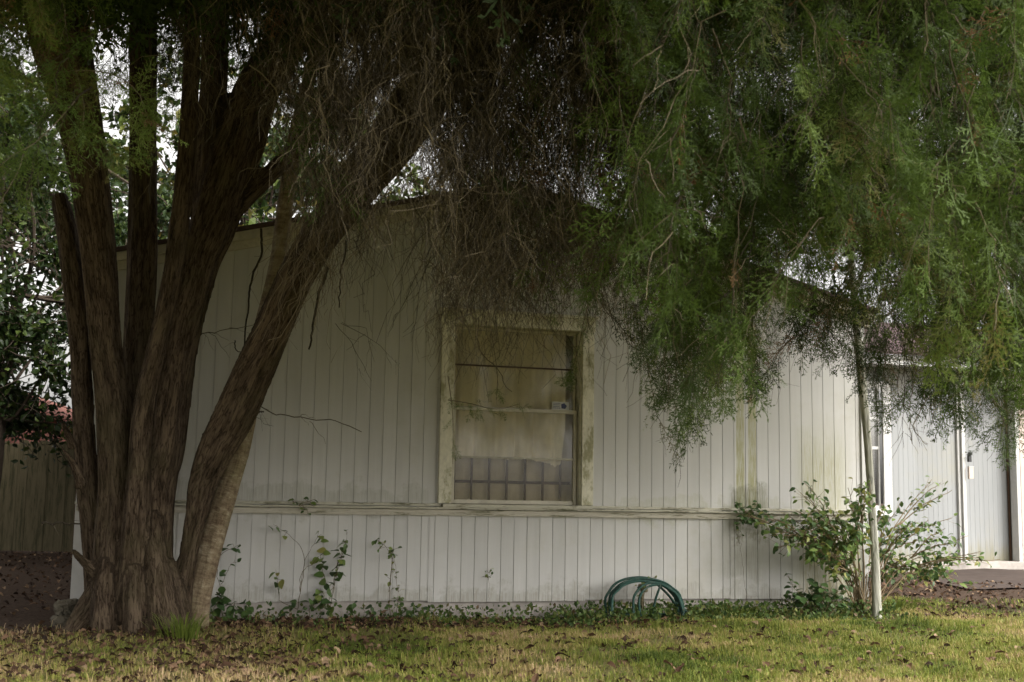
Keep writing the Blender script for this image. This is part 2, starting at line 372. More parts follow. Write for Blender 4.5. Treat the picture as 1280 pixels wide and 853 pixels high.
# side and back walls of the main block, ceiling keeps the room dark
for u,s in ((-3.05,1),(3.05,-1)):
    b=MB(); b.box(u,u+s*.1,.03,9.,.1,2.47) if s>0 else b.box(u-.1,u,.03,9.,.1,2.47); b.obj('side_wall',M['siding2'],house)
b=MB(); b.prism([(-3.05,.1),(3.05,.1),(3.05,2.44),(0,3.2),(-3.05,2.44)],8.95,9.05); b.obj('back_wall',M['siding2'],house)
b=MB(); b.box(-2.94,2.94,.1,8.9,2.3,2.34); b.box(-2.94,2.94,.1,8.9,.12,.16); b.box(-1.5,1.6,2.2,2.25,.17,2.29); b.obj('room_shell',M['inside'],house)
# rake boards: lower board, upper drip strip, roof slabs
for s in (-1,1):
    b=MB(); p=lambda u,d:(s*u,RI(u)-d)
    poly=[p(0,.115),p(3.12,.115),p(3.12,.012),p(0,.012)]; b.prism(poly if s>0 else poly[::-1],-.03,.004); b.obj('rake_board',M['rake'],house,.002)
    b=MB(); poly=[p(0,.055),p(3.15,.055),p(3.15,-.006),p(0,-.006)]; b.prism(poly if s>0 else poly[::-1],-.085,-.032); b.obj('rake_trim',M['rake'],house,.003)
    b=MB(); poly=[p(0,-.008),p(3.16,-.008),p(3.16,-.035),p(0,-.035)]; b.prism(poly if s>0 else poly[::-1],-.13,9.2); b.obj('roof',M['shingle'],house,.003)
    b=MB(); b.box(*sorted((s*3.125,s*3.145)),-.028,9.1,2.34,2.44); b.obj('eave_fascia',M['white'],house,.002)

# window
def zat(y,x=640,off=0): return wall(x,y,off)[1]
win=empty('window'); win.parent=house
b=MB()
def jag(u0,u1,z0,z1,seed):
    r=np.random.default_rng(seed); n=26; zs=np.linspace(z0,z1,n)
    Lf=[(u0+r.normal(0,.0012),z) for z in zs]; Rt=[(u1+r.normal(0,.0012),z) for z in zs]
    return Lf,Rt
b.prism([(-.555,.835),(-.457,.835),(-.457,2.165),(-.555,2.165)],-.032,.0)
b.prism([(.565,.833),(.66,.833),(.66,2.165),(.565,2.165)],-.032,.0)
b.prism([(-.565,2.168),(.668,2.168),(.668,2.262),(-.565,2.262)],-.036,.0); b.prism([(-.58,2.264),(.685,2.264),(.685,2.286),(-.58,2.286)],-.055,.0)
b.obj('casing',M['casing'],win,.003)
b=MB(); b.box(WU0,WU0+.02,-.006,.13,.82,2.2); b.box(WU1-.045,WU1,-.006,.13,.82,2.2); b.box(WU0+.021,WU1-.046,-.004,.13,2.17,2.2)
b.obj('jamb',M['casing'],win,.002)
wavy('sill',WU0-.05,WU1+.05,-.06,.13,.806,.83,M['ledge'],.002,8,80,win)
zm=zat(514,645,.05); z1=zat(459,645,.05); z2=zat(573,645,.05)
a0,a1=WU0+.03,WU1-.055
def sash(name,z0,z1_,y0,y1,t=.028):
    b=MB(); b.box(a0,a0+t,y0,y1,z0,z1_); b.box(a1-t,a1,y0,y1,z0,z1_); b.box(a0+t+.001,a1-t-.001,y0,y1,z0,z0+t*1.1); b.box(a0+t+.001,a1-t-.001,y0,y1,z1_-t,z1_)
    return b.obj(name,M['sash'],win,.0015)
sash('upper_sash',zm+.0,2.165,.07,.095,.022); sash('lower_sash',.835,zm+.018,.035,.062,.026)
b=MB(); b.box(a0+.023,a1-.023,.066,.078,z1-.006,z1+.006); b.obj('muntin',M['bar'],win)
b=MB(); b.box(a0+.028,a1-.028,.03,.045,z2-.007,z2+.007); b.obj('muntin',M['sash'],win,.001)
b=MB(); b.box(a0+.01,a1-.01,.080,.083,zm+.01,2.155); b.obj('pane',M['glass'],win)
b=MB(); b.box(a0+.01,a1-.01,.048,.051,.845,zm); b.obj('pane',M['glass'],win)
# sticker in the corner of the upper glass
su,sz=wall(690,512,.078); su2,sz2=wall(711,503,.078)
b=MB(); b.box(su,su2,.0765,.0785,sz,sz2); b.obj('sticker',M['sticker'],win)
b=MB(); w=su2-su; h=sz2-sz
for k in range(4):
    z=sz+h*(.16+.2*k)
    x=su+w*.07
    while x<su+w*.45:
        l=w*random.uniform(.04,.1); b.box(x,x+l,.0745,.0764,z,z+h*.08); x+=l+w*.025
b.prism([(su+w*.56,sz+h*.18),(su+w*.78,sz+h*.12),(su+w*.88,sz+h*.5),(su+w*.72,sz+h*.85),(su+w*.54,sz+h*.7)],.0745,.0764)
b.obj('sticker_print',M['ink'],win)
# burglar bars
b=MB()
for x in (568,590,612,634,657,679,701):
    u,_=wall(x,600,.125)
    b.box(u-.008,u+.008,.134,.146,.86,1.95)
for zz in (zat(603,640,.125),): b.box(a0+.01,a1-.01,  .1465,.152,zz-.010,zz+.010)
b.obj('security_bars',M['bar'],win,.001)
# interior blind and curtain hang in the room
def cloth(name,mat,u0,u1,z0f,z1,v,amp,fr,n=160,m=24,seed=0):
    r=np.random.default_rng(seed); us=np.linspace(u0,u1,n); ts=np.linspace(0,1,m); ph=r.uniform(0,6,4)
    V=[]
    for j,t in enumerate(ts):
        for i,u in enumerate(us):
            zb=z0f(u); z=z1+(zb-z1)*t
            w=amp*(math.sin(u*fr+ph[0]+.6*math.sin(u*7+ph[1]))+.5*math.sin(u*fr*2.3+ph[2]+t*1.5))*(.5+.5*t)
            V.append((u+.012*math.sin(u*fr+ph[0]+1)*t,v+w,z))
    V=np.array(V); idx=np.arange(n*m).reshape(m,n); Fa=np.stack([idx[:-1,:-1],idx[:-1,1:],idx[1:,1:],idx[1:,:-1]],-1).reshape(-1,4)
    return link(name,npmesh(name,V,Fa,mat,smooth=True))
cr=np.random.default_rng(3).normal(0,1,400)
def hem(u):
    k=int((u+.6)*60); s=cr[k%400]*.003
    return z2-.004-(.03*ramp(.15,.38,u)+.02*math.exp(-((u-.40)/.03)**2))+s+.25*ramp(.44,.47,u)
cur=cloth('curtain',M['beige'],-.46,.47,hem,2.28,.103,.0115,40,260,20,4)
tag(cur,'stained beige curtain with a frayed hem hanging inside the gable window','curtain')
bl=cloth('window_blind',M['blind'],-.60,.66,lambda u:.3,2.28,.175,.004,30,120,6,5)
tag(bl,'tan cloth screen behind the brown security bars, below the curtain hem','blind')
for o in (cur,bl):
    o.location=(0,D,0); o.rotation_euler=(0,0,phi)

# wing, set back
VW=3.5
U=lambda x,y=580,off=VW: wall(x,y,off)[0]
ez=zat(454,1150,VW-.42)
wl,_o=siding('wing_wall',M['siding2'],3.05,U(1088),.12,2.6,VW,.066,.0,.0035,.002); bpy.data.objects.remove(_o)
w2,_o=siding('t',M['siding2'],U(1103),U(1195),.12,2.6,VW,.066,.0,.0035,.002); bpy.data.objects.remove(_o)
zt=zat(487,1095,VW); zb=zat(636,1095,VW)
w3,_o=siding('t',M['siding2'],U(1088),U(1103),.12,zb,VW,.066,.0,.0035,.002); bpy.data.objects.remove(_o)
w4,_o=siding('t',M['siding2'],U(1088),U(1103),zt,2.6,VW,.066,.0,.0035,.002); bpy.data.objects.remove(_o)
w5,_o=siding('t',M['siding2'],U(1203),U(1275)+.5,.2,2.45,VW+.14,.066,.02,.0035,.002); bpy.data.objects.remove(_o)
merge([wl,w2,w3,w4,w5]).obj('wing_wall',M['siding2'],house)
ww=empty('window'); ww.parent=house
b=MB(); b.box(U(1103),U(1113),VW-.03,VW+.0,zb-.09,zt+.09); b.box(U(1084)-.3,U(1103)-.001,VW-.03,VW,zt,zt+.09); b.box(U(1084)-.3,U(1103)-.001,VW-.05,VW,zb-.08,zb); b.obj('casing',M['white'],ww,.003)
b=MB(); zz=[zb,zat(562,1095,VW),zat(525,1095,VW),zt]
b.box(U(1099.5),U(1101.5),VW+.02,VW+.05,zb,zt)
for q in zz[:-1]: b.box(U(1086),U(1099.5)-.001,VW+.02,VW+.045,q,q+.035)
b.obj('sash',M['white'],ww,.002)
b=MB(); b.box(U(1084),U(1102.5),VW+.055,VW+.06,zb,zt); b.obj('pane',M['glass'],ww)
b=MB(); b.box(U(1084)-.2,U(1105),VW+.3,VW+.32,zb-.1,zt+.1); b.obj('back_panel',M['blind'],ww)
b=MB(); b.box(U(1195.5),U(1198.5),VW-.03,VW+.08,.1,2.5); b.box(U(1199),U(1203),VW-.06,VW+.08,.1,2.5); b.obj('corner_trim',M['white'],house,.003)
b=MB(); b.box(U(1198.5)+.001,U(1199)+.02,VW-.02,VW+.1,.1,2.49); b.obj('gap_strip',M['bar'],house)
b=MB(); b.box(U(1203)-.05,U(1203)-.004,VW+.081,VW+.13,.2,2.45); b.obj('porch_side',M['siding2'],house)
# porch header, soffit, fascia, roof
b=MB(); b.box(U(1203),8.9,VW-.05,VW+.1,zat(482,1240,VW),2.55); b.obj('porch_header',M['siding'],house,.003)
b=MB(); b.box(3.06,9.2,VW-.40,VW+.6,ez-.02+.0,ez-.004); b.obj('soffit',M['siding'],house)
b=MB(); b.box(3.06,9.2,VW-.43,VW-.402,ez-.035,ez+.03); b.box(3.06,9.2,VW-.46,VW-.431,ez+.032,ez+.07); b.obj('eave_fascia',M['white'],house,.003)
b=MB(); s=.33; b.v+=[(3.06,VW-.5,ez+.072),(9.3,VW-.5,ez+.072),(9.3,VW+3.5,ez+.072+1.0),(3.06,VW+3.5,ez+1.07),(3.06,VW-.5,ez+.1),(9.3,VW-.5,ez+.1),(9.3,VW+3.5,ez+1.1),(3.06,VW+3.5,ez+1.1)]
b.f+=[[0,1,2,3],[7,6,5,4],[0,4,5,1],[1,5,6,2],[2,6,7,3],[3,7,4,0]]; b.obj('wing_roof',M['shingle'],house)
# slab step and door frame
b=MB(); b.box(3.1,9.2,VW-.12,VW+.62,.02,zat(702,1230,VW)); b.obj('porch_slab',M['foundation'],house,.006)
du=U(1268,600,VW)
dr=empty('door'); dr.parent=house
b=MB(); b.box(du+.02,du+.07,VW-.02,VW+.1,.2,2.45); b.obj('door_frame',M['white'],dr,.003)
b=MB(); b.box(du+.075,du+1.0,VW-.02,VW+.03,.2,2.3)
for z0 in (.35,1.0,1.65): b.box(du+.2,du+.85,VW-.03,VW-.021,z0,z0+.5)
b.obj('door_panel',M['door'],dr,.004)
b=MB(); b.box(du-.002,du+.018,VW+.11,VW+.13,.2,2.45); b.obj('weather_strip',M['bar'],dr)
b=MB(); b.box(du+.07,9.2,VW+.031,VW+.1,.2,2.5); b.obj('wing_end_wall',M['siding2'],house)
# porch lamp and letter box on the trim
lu=U(1203.5); lz=zat(571,1204,VW-.08)
t=empty('porch_lamp',l2w(lu+.03,VW-.065,lz),phi); tag(t,'small black lantern fixed above the little pale box at the porch corner','lamp')
t.scale=(.6,.6,.6); b=MB(); b.box(-.035,.035,-.06,-.003,-.1,.03); b.obj('lamp_body',M['black'],t,.008)
b=MB(); b.prism([(-.05,.032),(.05,.032),(.0,.09)],-.08,-.003); b.obj('lamp_cap',M['black'],t,.003)
t=empty('letter_box',l2w(lu+.04,VW-.065,zat(590,1204,VW-.08)),phi); tag(t,'small peach coloured box mounted below the black lantern','letter box')
t.scale=(.62,.62,.8); b=MB(); b.box(-.05,.05,-.06,-.003,-.1,.07); b.obj('box_body',M['door'],t,.006); b=MB(); b.box(-.054,.054,-.066,-.003,.072,.084); b.obj('lid',M['white'],t,.002)

# ---------------------------------------------------------------- fence and neighbour
fe=empty('fence',(-6.7,17.6,0)); tag(fe,'tall dark weathered board fence at the end of the side yard','fence')
b=MB(); x=-7.
r=random.Random(4)
while x<9:
    w=r.uniform(.125,.14); h=r.uniform(1.52,1.6); yy=r.uniform(-.006,.006); t0=r.uniform(-.004,.004)
    b.prism([(x,.02),(x+w,.02),(x+w+t0,h-.02),(x+w-.03,h),(x+.03,h),(x+t0,h-.02)],yy,yy+.018); x+=w+r.choice([.001,.001,.003,.003,.007])
b.obj('board_panel',M['fence'],fe)
for z in (.35,.85,1.35): b=MB(); b.box(-7,9,.03,.07,z,z+.09); b.obj('rail',M['fence'],fe,.003)
for k in range(7): b=MB(); b.box(-6.5+k*2.4,-6.4+k*2.4,.072,.16,-.2,1.55); b.obj('post',M['fence'],fe,.004)
nb=empty('neighbour_house',(-9.7,21,0)); tag(nb,'small red gabled building rising beyond the board fence','house')
P=lambda x,y:(at(x,y,21)[0]+9.7,at(x,y,21)[2])
x1,_=P(22,540); zr=P(30,512)[1]
ap=(x1-1.6,zr+.55)
b=MB(); b.prism([(x1-3.2,0),(x1,0),(x1,zr-.03),ap,(x1-3.2,zr-.03)],0,4); b.obj('wall',M['redwall'],nb)
for s in (1,-1):
    b=MB(); e=(ap[0]+s*1.9,ap[1]-.34*1.9*1.02)
    poly=[ap,e,(e[0],e[1]+.09),(ap[0],ap[1]+.1)]; b.prism(poly if s<0 else poly[::-1],-.3,4.2); b.obj('roof',M['redwall'],nb)

# ---------------------------------------------------------------- leaf templates
def frond(seed,Lg=.24,ns=14,nsub=5,w=.0042,dead=False):
    r=np.random.default_rng(seed); V=[];Fa=[]
    def el(p,d,l,wd,nrm):
        side=np.cross(d,nrm); side/=np.linalg.norm(side)+1e-9; n=len(V)
        m=p+d*l*.45
        V.extend([p,m+side*wd,p+d*l,m-side*wd]); Fa.append((n,n+1,n+2,n+3))
    p=np.zeros(3); d=np.array([0,0,1.]); nrm=np.array([0,1.,0]); pts=[p.copy()]
    for i in range(ns):
        d=d+r.normal(0,.07,3); d/=np.linalg.norm(d); q=p+d*Lg/ns
        side=np.cross(d,nrm); side/=np.linalg.norm(side)+1e-9; n=len(V)
        V.extend([p-side*.0016,p+side*.0016,q+side*.0014,q-side*.0014]); Fa.append((n,n+1,n+2,n+3))
        sg=1 if i%2 else -1; l=(.35+.65*math.sin(math.pi*min(1,(i+2)/(ns+1))**.8))*Lg*.36*r.uniform(.6,1.15)
        if r.random()>.12:
            a=r.uniform(.55,.95); sd=d*math.cos(a)+sg*side*math.sin(a)+nrm*r.normal(0,.25); sd/=np.linalg.norm(sd)
            n2=nrm+r.normal(0,.3,3); el(q,sd,l,w*.45,n2)
            for k in range(nsub):
                f_=(k+.6)/nsub; s2=1 if k%2 else -1; sl=np.cross(sd,n2); sl/=np.linalg.norm(sl)+1e-9
                dd=sd*.8+s2*sl*.62+r.normal(0,.12,3); dd/=np.linalg.norm(dd); el(q+sd*l*f_,dd,l*.42*(1.1-.5*f_)*r.uniform(.7,1.2),w*.62,n2)
        p=q
    for k in range(3): dd=d+r.normal(0,.35,3); dd/=np.linalg.norm(dd); el(p,dd,Lg*.09,w*.6,nrm)
    return np.array(V,np.float32),np.array(Fa,np.int32)
FR=[frond(s,.25,15,5) for s in range(6)]
FRL=[frond(20+s,.34,9,3,.011) for s in range(3)]   # coarser sprays for the hidden upper crown
def leaf(l=.08,w=.035,fold=.25,curl=.2,nseg=4):
    V=[];Fa=[]
    for i in range(nseg+1):
        t=i/nseg; ww=w*math.sin(math.pi*min(1,t*.92+.04))**.8*(1.15-.5*t); y=-curl*l*t*t
        V+=[(-ww,y+fold*ww,t*l),(0,y,t*l),(ww,y+fold*ww,t*l)]
    for i in range(nseg):
        for k in (0,1): a=i*3+k; Fa.append((a,a+1,a+4,a+3))
    return np.array(V,np.float32),np.array(Fa,np.int32)
LEAF=leaf(); LEAF2=leaf(.08,.02,.2,.3,3); LEAFS=leaf(.08,.03,.3,.25,2)

# ---------------------------------------------------------------- cedar tree
def smooth_noise(n,k,amp):  # n curves of k points of smooth random offsets
    w=rng.normal(0,1,(n,k,3)); w=np.cumsum(w,1); w-=np.linspace(0,1,k)[None,:,None]*w[:,-1:]; return w*amp/np.sqrt(k)
STEMS={
'A':[(132,808,7.9,50),(122,700,7.88,36),(110,600,7.9,30),(104,520,7.93,28),(100,430,7.98,28),(92,350,8,30),(84,290,8,28),(74,243,8,22)],
'B':[(150,808,7.74,70),(143,700,7.76,54),(147,600,7.76,48),(139,484,7.74,43),(132,427,7.7,42),(126,350,7.66,45),(119,284,7.62,49),(105,180,7.5,56),(86,90,7.4,72),(68,0,7.3,90),(45,-120,7.2,92),(10,-300,7,70)],
'C':[(178,812,8,56),(174,740,8,48),(168,600,8,42),(168,500,8.02,42),(172,420,8.05,40),(178,330,8.05,42),(179,250,8.05,40),(179,150,8.05,38),(178,0,8.05,36),(172,-200,8.1,30),(150,-420,8.1,20)],
'D':[(160,812,7.72,50),(163,760,7.70,48),(170,640,7.62,34),(177,530,7.6,28),(187,470,7.56,26),(199,420,7.54,25),(213,350,7.52,26),(222,290,7.52,27),(232,200,7.5,26),(239,80,7.5,24),(243,-100,7.5,24),(260,-300,7.5,18)],
'E':[(196,808,7.78,72),(192,700,7.8,54),(197,600,7.8,52),(204,567,7.8,53),(213,484,7.8,53),(226,417,7.8,47),(242,350,7.8,50),(250,317,7.8,56),(264,280,7.8,62),(292,190,7.8,68),(322,110,7.8,62),(366,40,7.8,57),(430,-60,7.8,50),(520,-200,7.8,38)],
'E2':[(256,300,7.8,36),(262,180,7.75,38),(268,100,7.75,38),(266,0,7.7,38),(258,-150,7.7,34),(240,-350,7.7,24)],
'F':[(222,812,7.88,40),(228,745,7.86,27),(235,700,7.84,25),(244,651,7.8,27),(254,600,7.78,38),(270,560,7.74,47),(291,520,7.7,53),(318,460,7.62,52),(342,410,7.52,48),(367,355,7.42,48),(399,300,7.32,50),(442,240,7.2,60),(490,180,7.1,68),(538,110,7.0,74),(590,40,6.9,70),(650,-50,6.8,65),(760,-150,6.6,55),(900,-230,6.4,42),(1080,-290,6.2,28)],
'I':[(285,270,7.85,30),(330,225,7.9,26),(400,158,8,25),(460,110,8,20),(540,60,8,16),(640,30,8,12)],
'J':[(80,60,7.4,36),(50,20,7.3,34),(18,-40,7.1,32),(-60,-140,6.8,26)],
'K':[(172,812,7.55,44),(170,750,7.56,34),(167,690,7.66,18),(166,640,7.75,8)],
'K2':[(134,808,7.64,48),(133,740,7.66,34),(138,660,7.74,16),(140,610,7.8,8)],
'K3':[(207,806,7.6,48),(198,740,7.62,38),(194,660,7.7,20),(192,590,7.8,10)],
'L':[(66,806,7.7,20),(94,794,7.72,36),(116,764,7.8,42),(130,710,7.86,18)],
'M':[(250,814,7.75,20),(226,796,7.72,44),(212,750,7.74,44),(206,690,7.8,16)],
'N':[(378,60,7.7,30),(400,-20,7.5,30),(440,-120,7.3,26)],
'O':[(92,560,7.8,14),(86,545,7.75,10),(78,528,7.7,6)],
'P':[(103,610,7.75,18),(92,580,7.7,10),(76,558,7.65,5)],
'Q':[(118,715,7.7,20),(104,702,7.62,11),(90,688,7.55,8)],
}
def stem3d(pts,n=9,Y0=0):
    P=np.array([[*at(x,y,Y+Y0), w/2*(Y+Y0)/f*.89] for x,y,Y,w in pts]); return catmull(P,n)
def base_fix(C):
    C=C.copy(); return C
def fluted(C,seed,sides=28,amp=.10):
    r=np.random.default_rng(seed); p=C[:,:3]; t=np.gradient(p,axis=0); t/=np.linalg.norm(t,axis=1,keepdims=True)
    e1=np.array([1.,0,0])-t[:,0:1]*t; e1/=np.linalg.norm(e1,axis=1,keepdims=True); e2=np.cross(t,e1)
    s=np.concatenate([[0],np.cumsum(np.linalg.norm(np.diff(p,axis=0),axis=1))])
    a=np.arange(sides)/sides*2*np.pi; k=[3,5,8,11]; ph=r.uniform(0,6.28,(4,2)); am=np.array([1,.8,.5,.4])*amp
    rad=np.ones((len(p),sides))
    for i in range(4): rad+=am[i]*np.sin(k[i]*a[None]+ph[i,0]+np.sin(s[:,None]*1.7+ph[i,1])*1.2)
    rr=C[:,3:4]*rad
    V=p[:,None]+rr[...,None]*(np.cos(a)[None,:,None]*e1[:,None]+np.sin(a)[None,:,None]*e2[:,None])
    n=len(p); i=np.arange(n-1)[:,None]; j=np.arange(sides)[None]; j2=(j+1)%sides
    q=np.stack([i*sides+j,i*sides+j2,(i+1)*sides+j2,(i+1)*sides+j],-1).reshape(-1,4).tolist()
    q.append(list(range(sides))[::-1]); q.append([(n-1)*sides+x for x in range(sides)])
    return V.reshape(-1,3),q,(p,e1,e2,s)
def build_trunk(name,stems,mat,parent,voxel=.016,amp=.10,seed=0,smoothit=2):
    V=[];Fa=[];segs=[];n=0
    for i,(k,pts) in enumerate(stems.items()):
        C=stem3d(pts)
        if pts[0][1]>760:                     # push the foot below the soil
            d=C[0].copy(); d[2]-=.25; d[3]*=1.12; C[0,3]*=1.06; C=np.vstack([d,C])
        v,q,fr=fluted(C,seed+i,amp=amp); V.append(v); Fa+=[[a+n for a in x] for x in q]; n+=len(v); segs.append(fr+(C[:,3],))
    me=bpy.data.meshes.new('tmp'); me.from_pydata(np.concatenate(V).tolist(),[],Fa); o=bpy.data.objects.new('tmp',me); COL.objects.link(o)
    m=o.modifiers.new('r','REMESH'); m.mode='VOXEL'; m.voxel_size=voxel; m.use_smooth_shade=True
    m=o.modifiers.new('s','SMOOTH'); m.iterations=smoothit; m.factor=.5
    dg=bpy.context.evaluated_depsgraph_get(); nm=bpy.data.meshes.new_from_object(o.evaluated_get(dg)); bpy.data.objects.remove(o)
    nv=len(nm.vertices); co=np.empty(nv*3,np.float32); nm.vertices.foreach_get('co',co); co=co.reshape(-1,3)
    best=np.full(nv,1e9,np.float32); sec=np.full(nv,1e9,np.float32); bk=np.zeros((nv,3),np.float32)
    for si,(p,e1,e2,s,rd_) in enumerate(segs):
        for c0 in range(0,nv,20000):
            cc=co[c0:c0+20000]; dd=((cc[:,None]-p[None].astype(np.float32))**2).sum(2); j=dd.argmin(1); dm=np.sqrt(dd[np.arange(len(cc)),j])-rd_[j]
            off=cc-p[j]; t=np.cross(e1[j],e2[j]); al=(off*t).sum(1)
            c=np.stack([(off*e1[j]).sum(1),(off*e2[j]).sum(1),s[j]+al],1)+si*3.7
            b_=best[c0:c0+20000]; sc2=sec[c0:c0+20000]; sc2[:]=np.where(dm<b_,b_,np.minimum(sc2,dm)); mk=dm<b_; best[c0:c0+20000][mk]=dm[mk]; bk[c0:c0+20000][mk]=c[mk]
    a=nm.attributes.new('bark','FLOAT_VECTOR','POINT'); a.data.foreach_set('vector',bk.ravel())
    nm.materials.clear(); nm.materials.append(mat); nm.polygons.foreach_set('use_smooth',np.ones(len(nm.polygons),bool)); nm.name=name
    # real bark furrows
    no=np.empty(nv*3,np.float32); nm.vertices.foreach_get('normal',no); no=no.reshape(-1,3)
    th_=np.arctan2(bk[:,1]-np.round(bk[:,1]/3.7)*0, bk[:,0])
    g=np.zeros(nv)
    rr=np.random.default_rng(seed+99)
    for _ in range(14):
        w=rr.normal(0,1,3); w/=np.linalg.norm(w[:2])+1e-6; fr=rr.uniform(60,150); g+=np.abs(np.sin((bk[:,0]*w[0]+bk[:,1]*w[1])*fr+bk[:,2]*rr.uniform(-5,5)+rr.uniform(0,6)+.8*np.sin(bk[:,2]*rr.uniform(5,11))))
    g=(g/14-.62)*.022*amp*10*np.clip((sec-best)/.03,0,1)
    co2=co+no*g[:,None]; nm.vertices.foreach_set('co',co2.astype(np.float32).ravel()); nm.update()
    return link(name,nm,parent)

base=gnd(165,800)
cedar=empty('cedar_tree',(0,0,0)); tag(cedar,'large dark cedar with many fused trunks and drooping green and bare brown branches','tree')
build_trunk('trunk',STEMS,M['bark'],cedar)
s=Soup()
LOWP=[(-200,250),(0,300),(60,250),(120,200),(200,170),(330,180),(400,320),(440,300),(530,300),(552,385),(575,425),(640,395),(720,360),(742,410),(785,310),(800,400),(830,470),(868,515),(925,475),(950,380),(1000,335),(1060,345),(1100,400),(1150,445),(1200,455),(1240,470),(1290,480),(1400,500),(1700,560)]
lowf=lambda x: np.interp(x,[p[0] for p in LOWP],[p[1] for p in LOWP])
greenp=lambda x: np.interp(x,[-200,0,90,200,350,520,600,680,740,790,860,1700],[.9,.8,.35,.08,.03,.03,.09,.16,.35,.85,1,1])
def ATN(px,py,Y): 
    d=F[None]+((px-640)/f)[:,None]*RT[None]+((426.5-py)/f)[:,None]*UP[None]; k=Y/d[:,1]
    P=d*k[:,None]; P[:,2]+=H; return P
# hangers: drooping woody sprays that carry fronds
fol=Soup(); tw=Soup()
def hangers(n,px0,px1,Y0,Y1,up,gfac=1.,dens=None,lmin=.35,lmax=1.0,pw=1.0,lo=0):
    px=rng.uniform(px0,px1,n); Yv=rng.uniform(Y0,Y1,n)
    py=lowf(px)+lo-rng.random(n)**pw*up
    tip=ATN(px,py,Yv); Lh=rng.uniform(lmin,lmax,n); k=9
    t=np.linspace(0,1,k)[None,:,None]
    side=rng.normal(0,.45,(n,1,3))*np.array([1,1,.1]); start=tip+np.array([0,0,1.])*Lh[:,None]*.9
    start=start[:,None]+side*Lh[:,None,None]*.8
    path=start*(1-t)+tip[:,None]*t; path=path+np.array([0,0,1.])*(t*(1-t))*.35*Lh[:,None,None]+smooth_noise(n,k,.10)*Lh[:,None,None]
    hole=((px>462)&(px<540)&(py>150)&(py<330)&(rng.random(n)<.85))|((px>745)&(px<805)&(py>215)&(py<300)&(rng.random(n)<.6))
    if hole.any(): kk=~hole; px,Yv,path,Lh=px[kk],Yv[kk],path[kk],Lh[kk]; n=len(px)
    gr=rng.random(n)<greenp(px)*gfac
    tw.tubes(path,np.linspace(1,.35,k)[None]*rng.uniform(.0022,.0045,n)[:,None],rng.random(n)**1.6*.8)
    return px,Yv,path,Lh,gr
def leafout(px,path,Lh,gr,per,tone=None,sc=(.6,1.3),T=None):
    T=T or FR
    ii=np.nonzero(gr)[0]
    if len(ii)==0: return
    ii=np.repeat(ii,per); n=len(ii); tt=rng.random(n)**.8*8; j=np.floor(tt).astype(int).clip(0,7); fr=(tt-j)[:,None]
    P=path[ii,j]*(1-fr)+path[ii,j+1]*fr; d=path[ii,j+1]-path[ii,j]; d/=np.linalg.norm(d,axis=1,keepdims=True)+1e-9
    d=d*.7+rng.normal(0,.55,(n,3))+np.array([0,0,-.55]); Rm=frames(d)
    hv=rng.normal(.46,.17,len(path)) if tone is None else tone
    brown=rng.random(len(path))<.05; hv=np.where(brown,.88,hv)
    v=np.clip(hv[ii]+rng.normal(0,.07,n),0,.86); v=np.where(rng.random(n)<.015,rng.uniform(.9,1,n),v)
    which=rng.integers(0,len(T),n); scl=rng.uniform(*sc,n)
    for q in range(len(T)):
        m=which==q; fol.inst(T[q],Rm[m],P[m],scl[m],v[m],.02)
def twigs_on(path,gr,per,lmin=.08,lmax=.35,rad=.0014,k=6,wig=.12,down=-.5):
    ii=np.repeat(np.nonzero(gr)[0],per); n=len(ii)
    if n==0: return
    K=path.shape[1]; j=rng.integers(1,K-1,n); P=path[ii,j]; l=rng.uniform(lmin,lmax,n)
    d=rng.normal(0,.6,(n,3))+np.array([0,0,down])+ .5*(path[ii,j+1]-path[ii,j])/(np.linalg.norm(path[ii,j+1]-path[ii,j],axis=1,keepdims=True)+1e-9)
    d/=np.linalg.norm(d,axis=1,keepdims=True)
    t=np.linspace(0,1,k)[None,:,None]; pth=P[:,None]+d[:,None]*l[:,None,None]*t+np.array([0,0,-1.])*(t**2)*l[:,None,None]*.3+smooth_noise(n,k,wig)*l[:,None,None]
    tw.tubes(pth,np.linspace(1,.5,k)[None]*rng.uniform(.7,1.4,n)[:,None]*rad,rng.random(n)**1.5)
    return pth
# near and middle layers, right (green)
for (n,x0,x1,Y0,Y1,up,pw,per) in ((400,770,1420,5.2,7.0,570,1.,11),(320,770,1500,6.6,8.2,570,1.,9),(100,800,1420,5.6,8.2,120,1.0,7),(90,760,1420,4.6,5.4,420,1.,12)):
    px,Yv,path,Lh,gr=hangers(n,x0,x1,Y0,Y1,up,1.,pw=pw); leafout(px,path,Lh,gr,per); twigs_on(path,np.ones(len(path),bool),8,.06,.28,.0018)
# middle brown curtain
for (n,x0,x1,Y0,Y1,up,wig) in ((290,400,800,6.3,7.6,440,.16),(110,540,780,6.0,7.0,260,.2),(130,390,790,5.6,6.6,460,.2)):
    px,Yv,path,Lh,gr=hangers(n,x0,x1,Y0,Y1,up,1.,lmin=.35,lmax=.95); leafout(px,path,Lh,gr,5); p2=twigs_on(path,np.ones(len(path),bool),13,.12,.5,.0017,8,.28,-1.0); twigs_on(p2,np.ones(len(p2),bool),1,.05,.15,.001,4,.2)
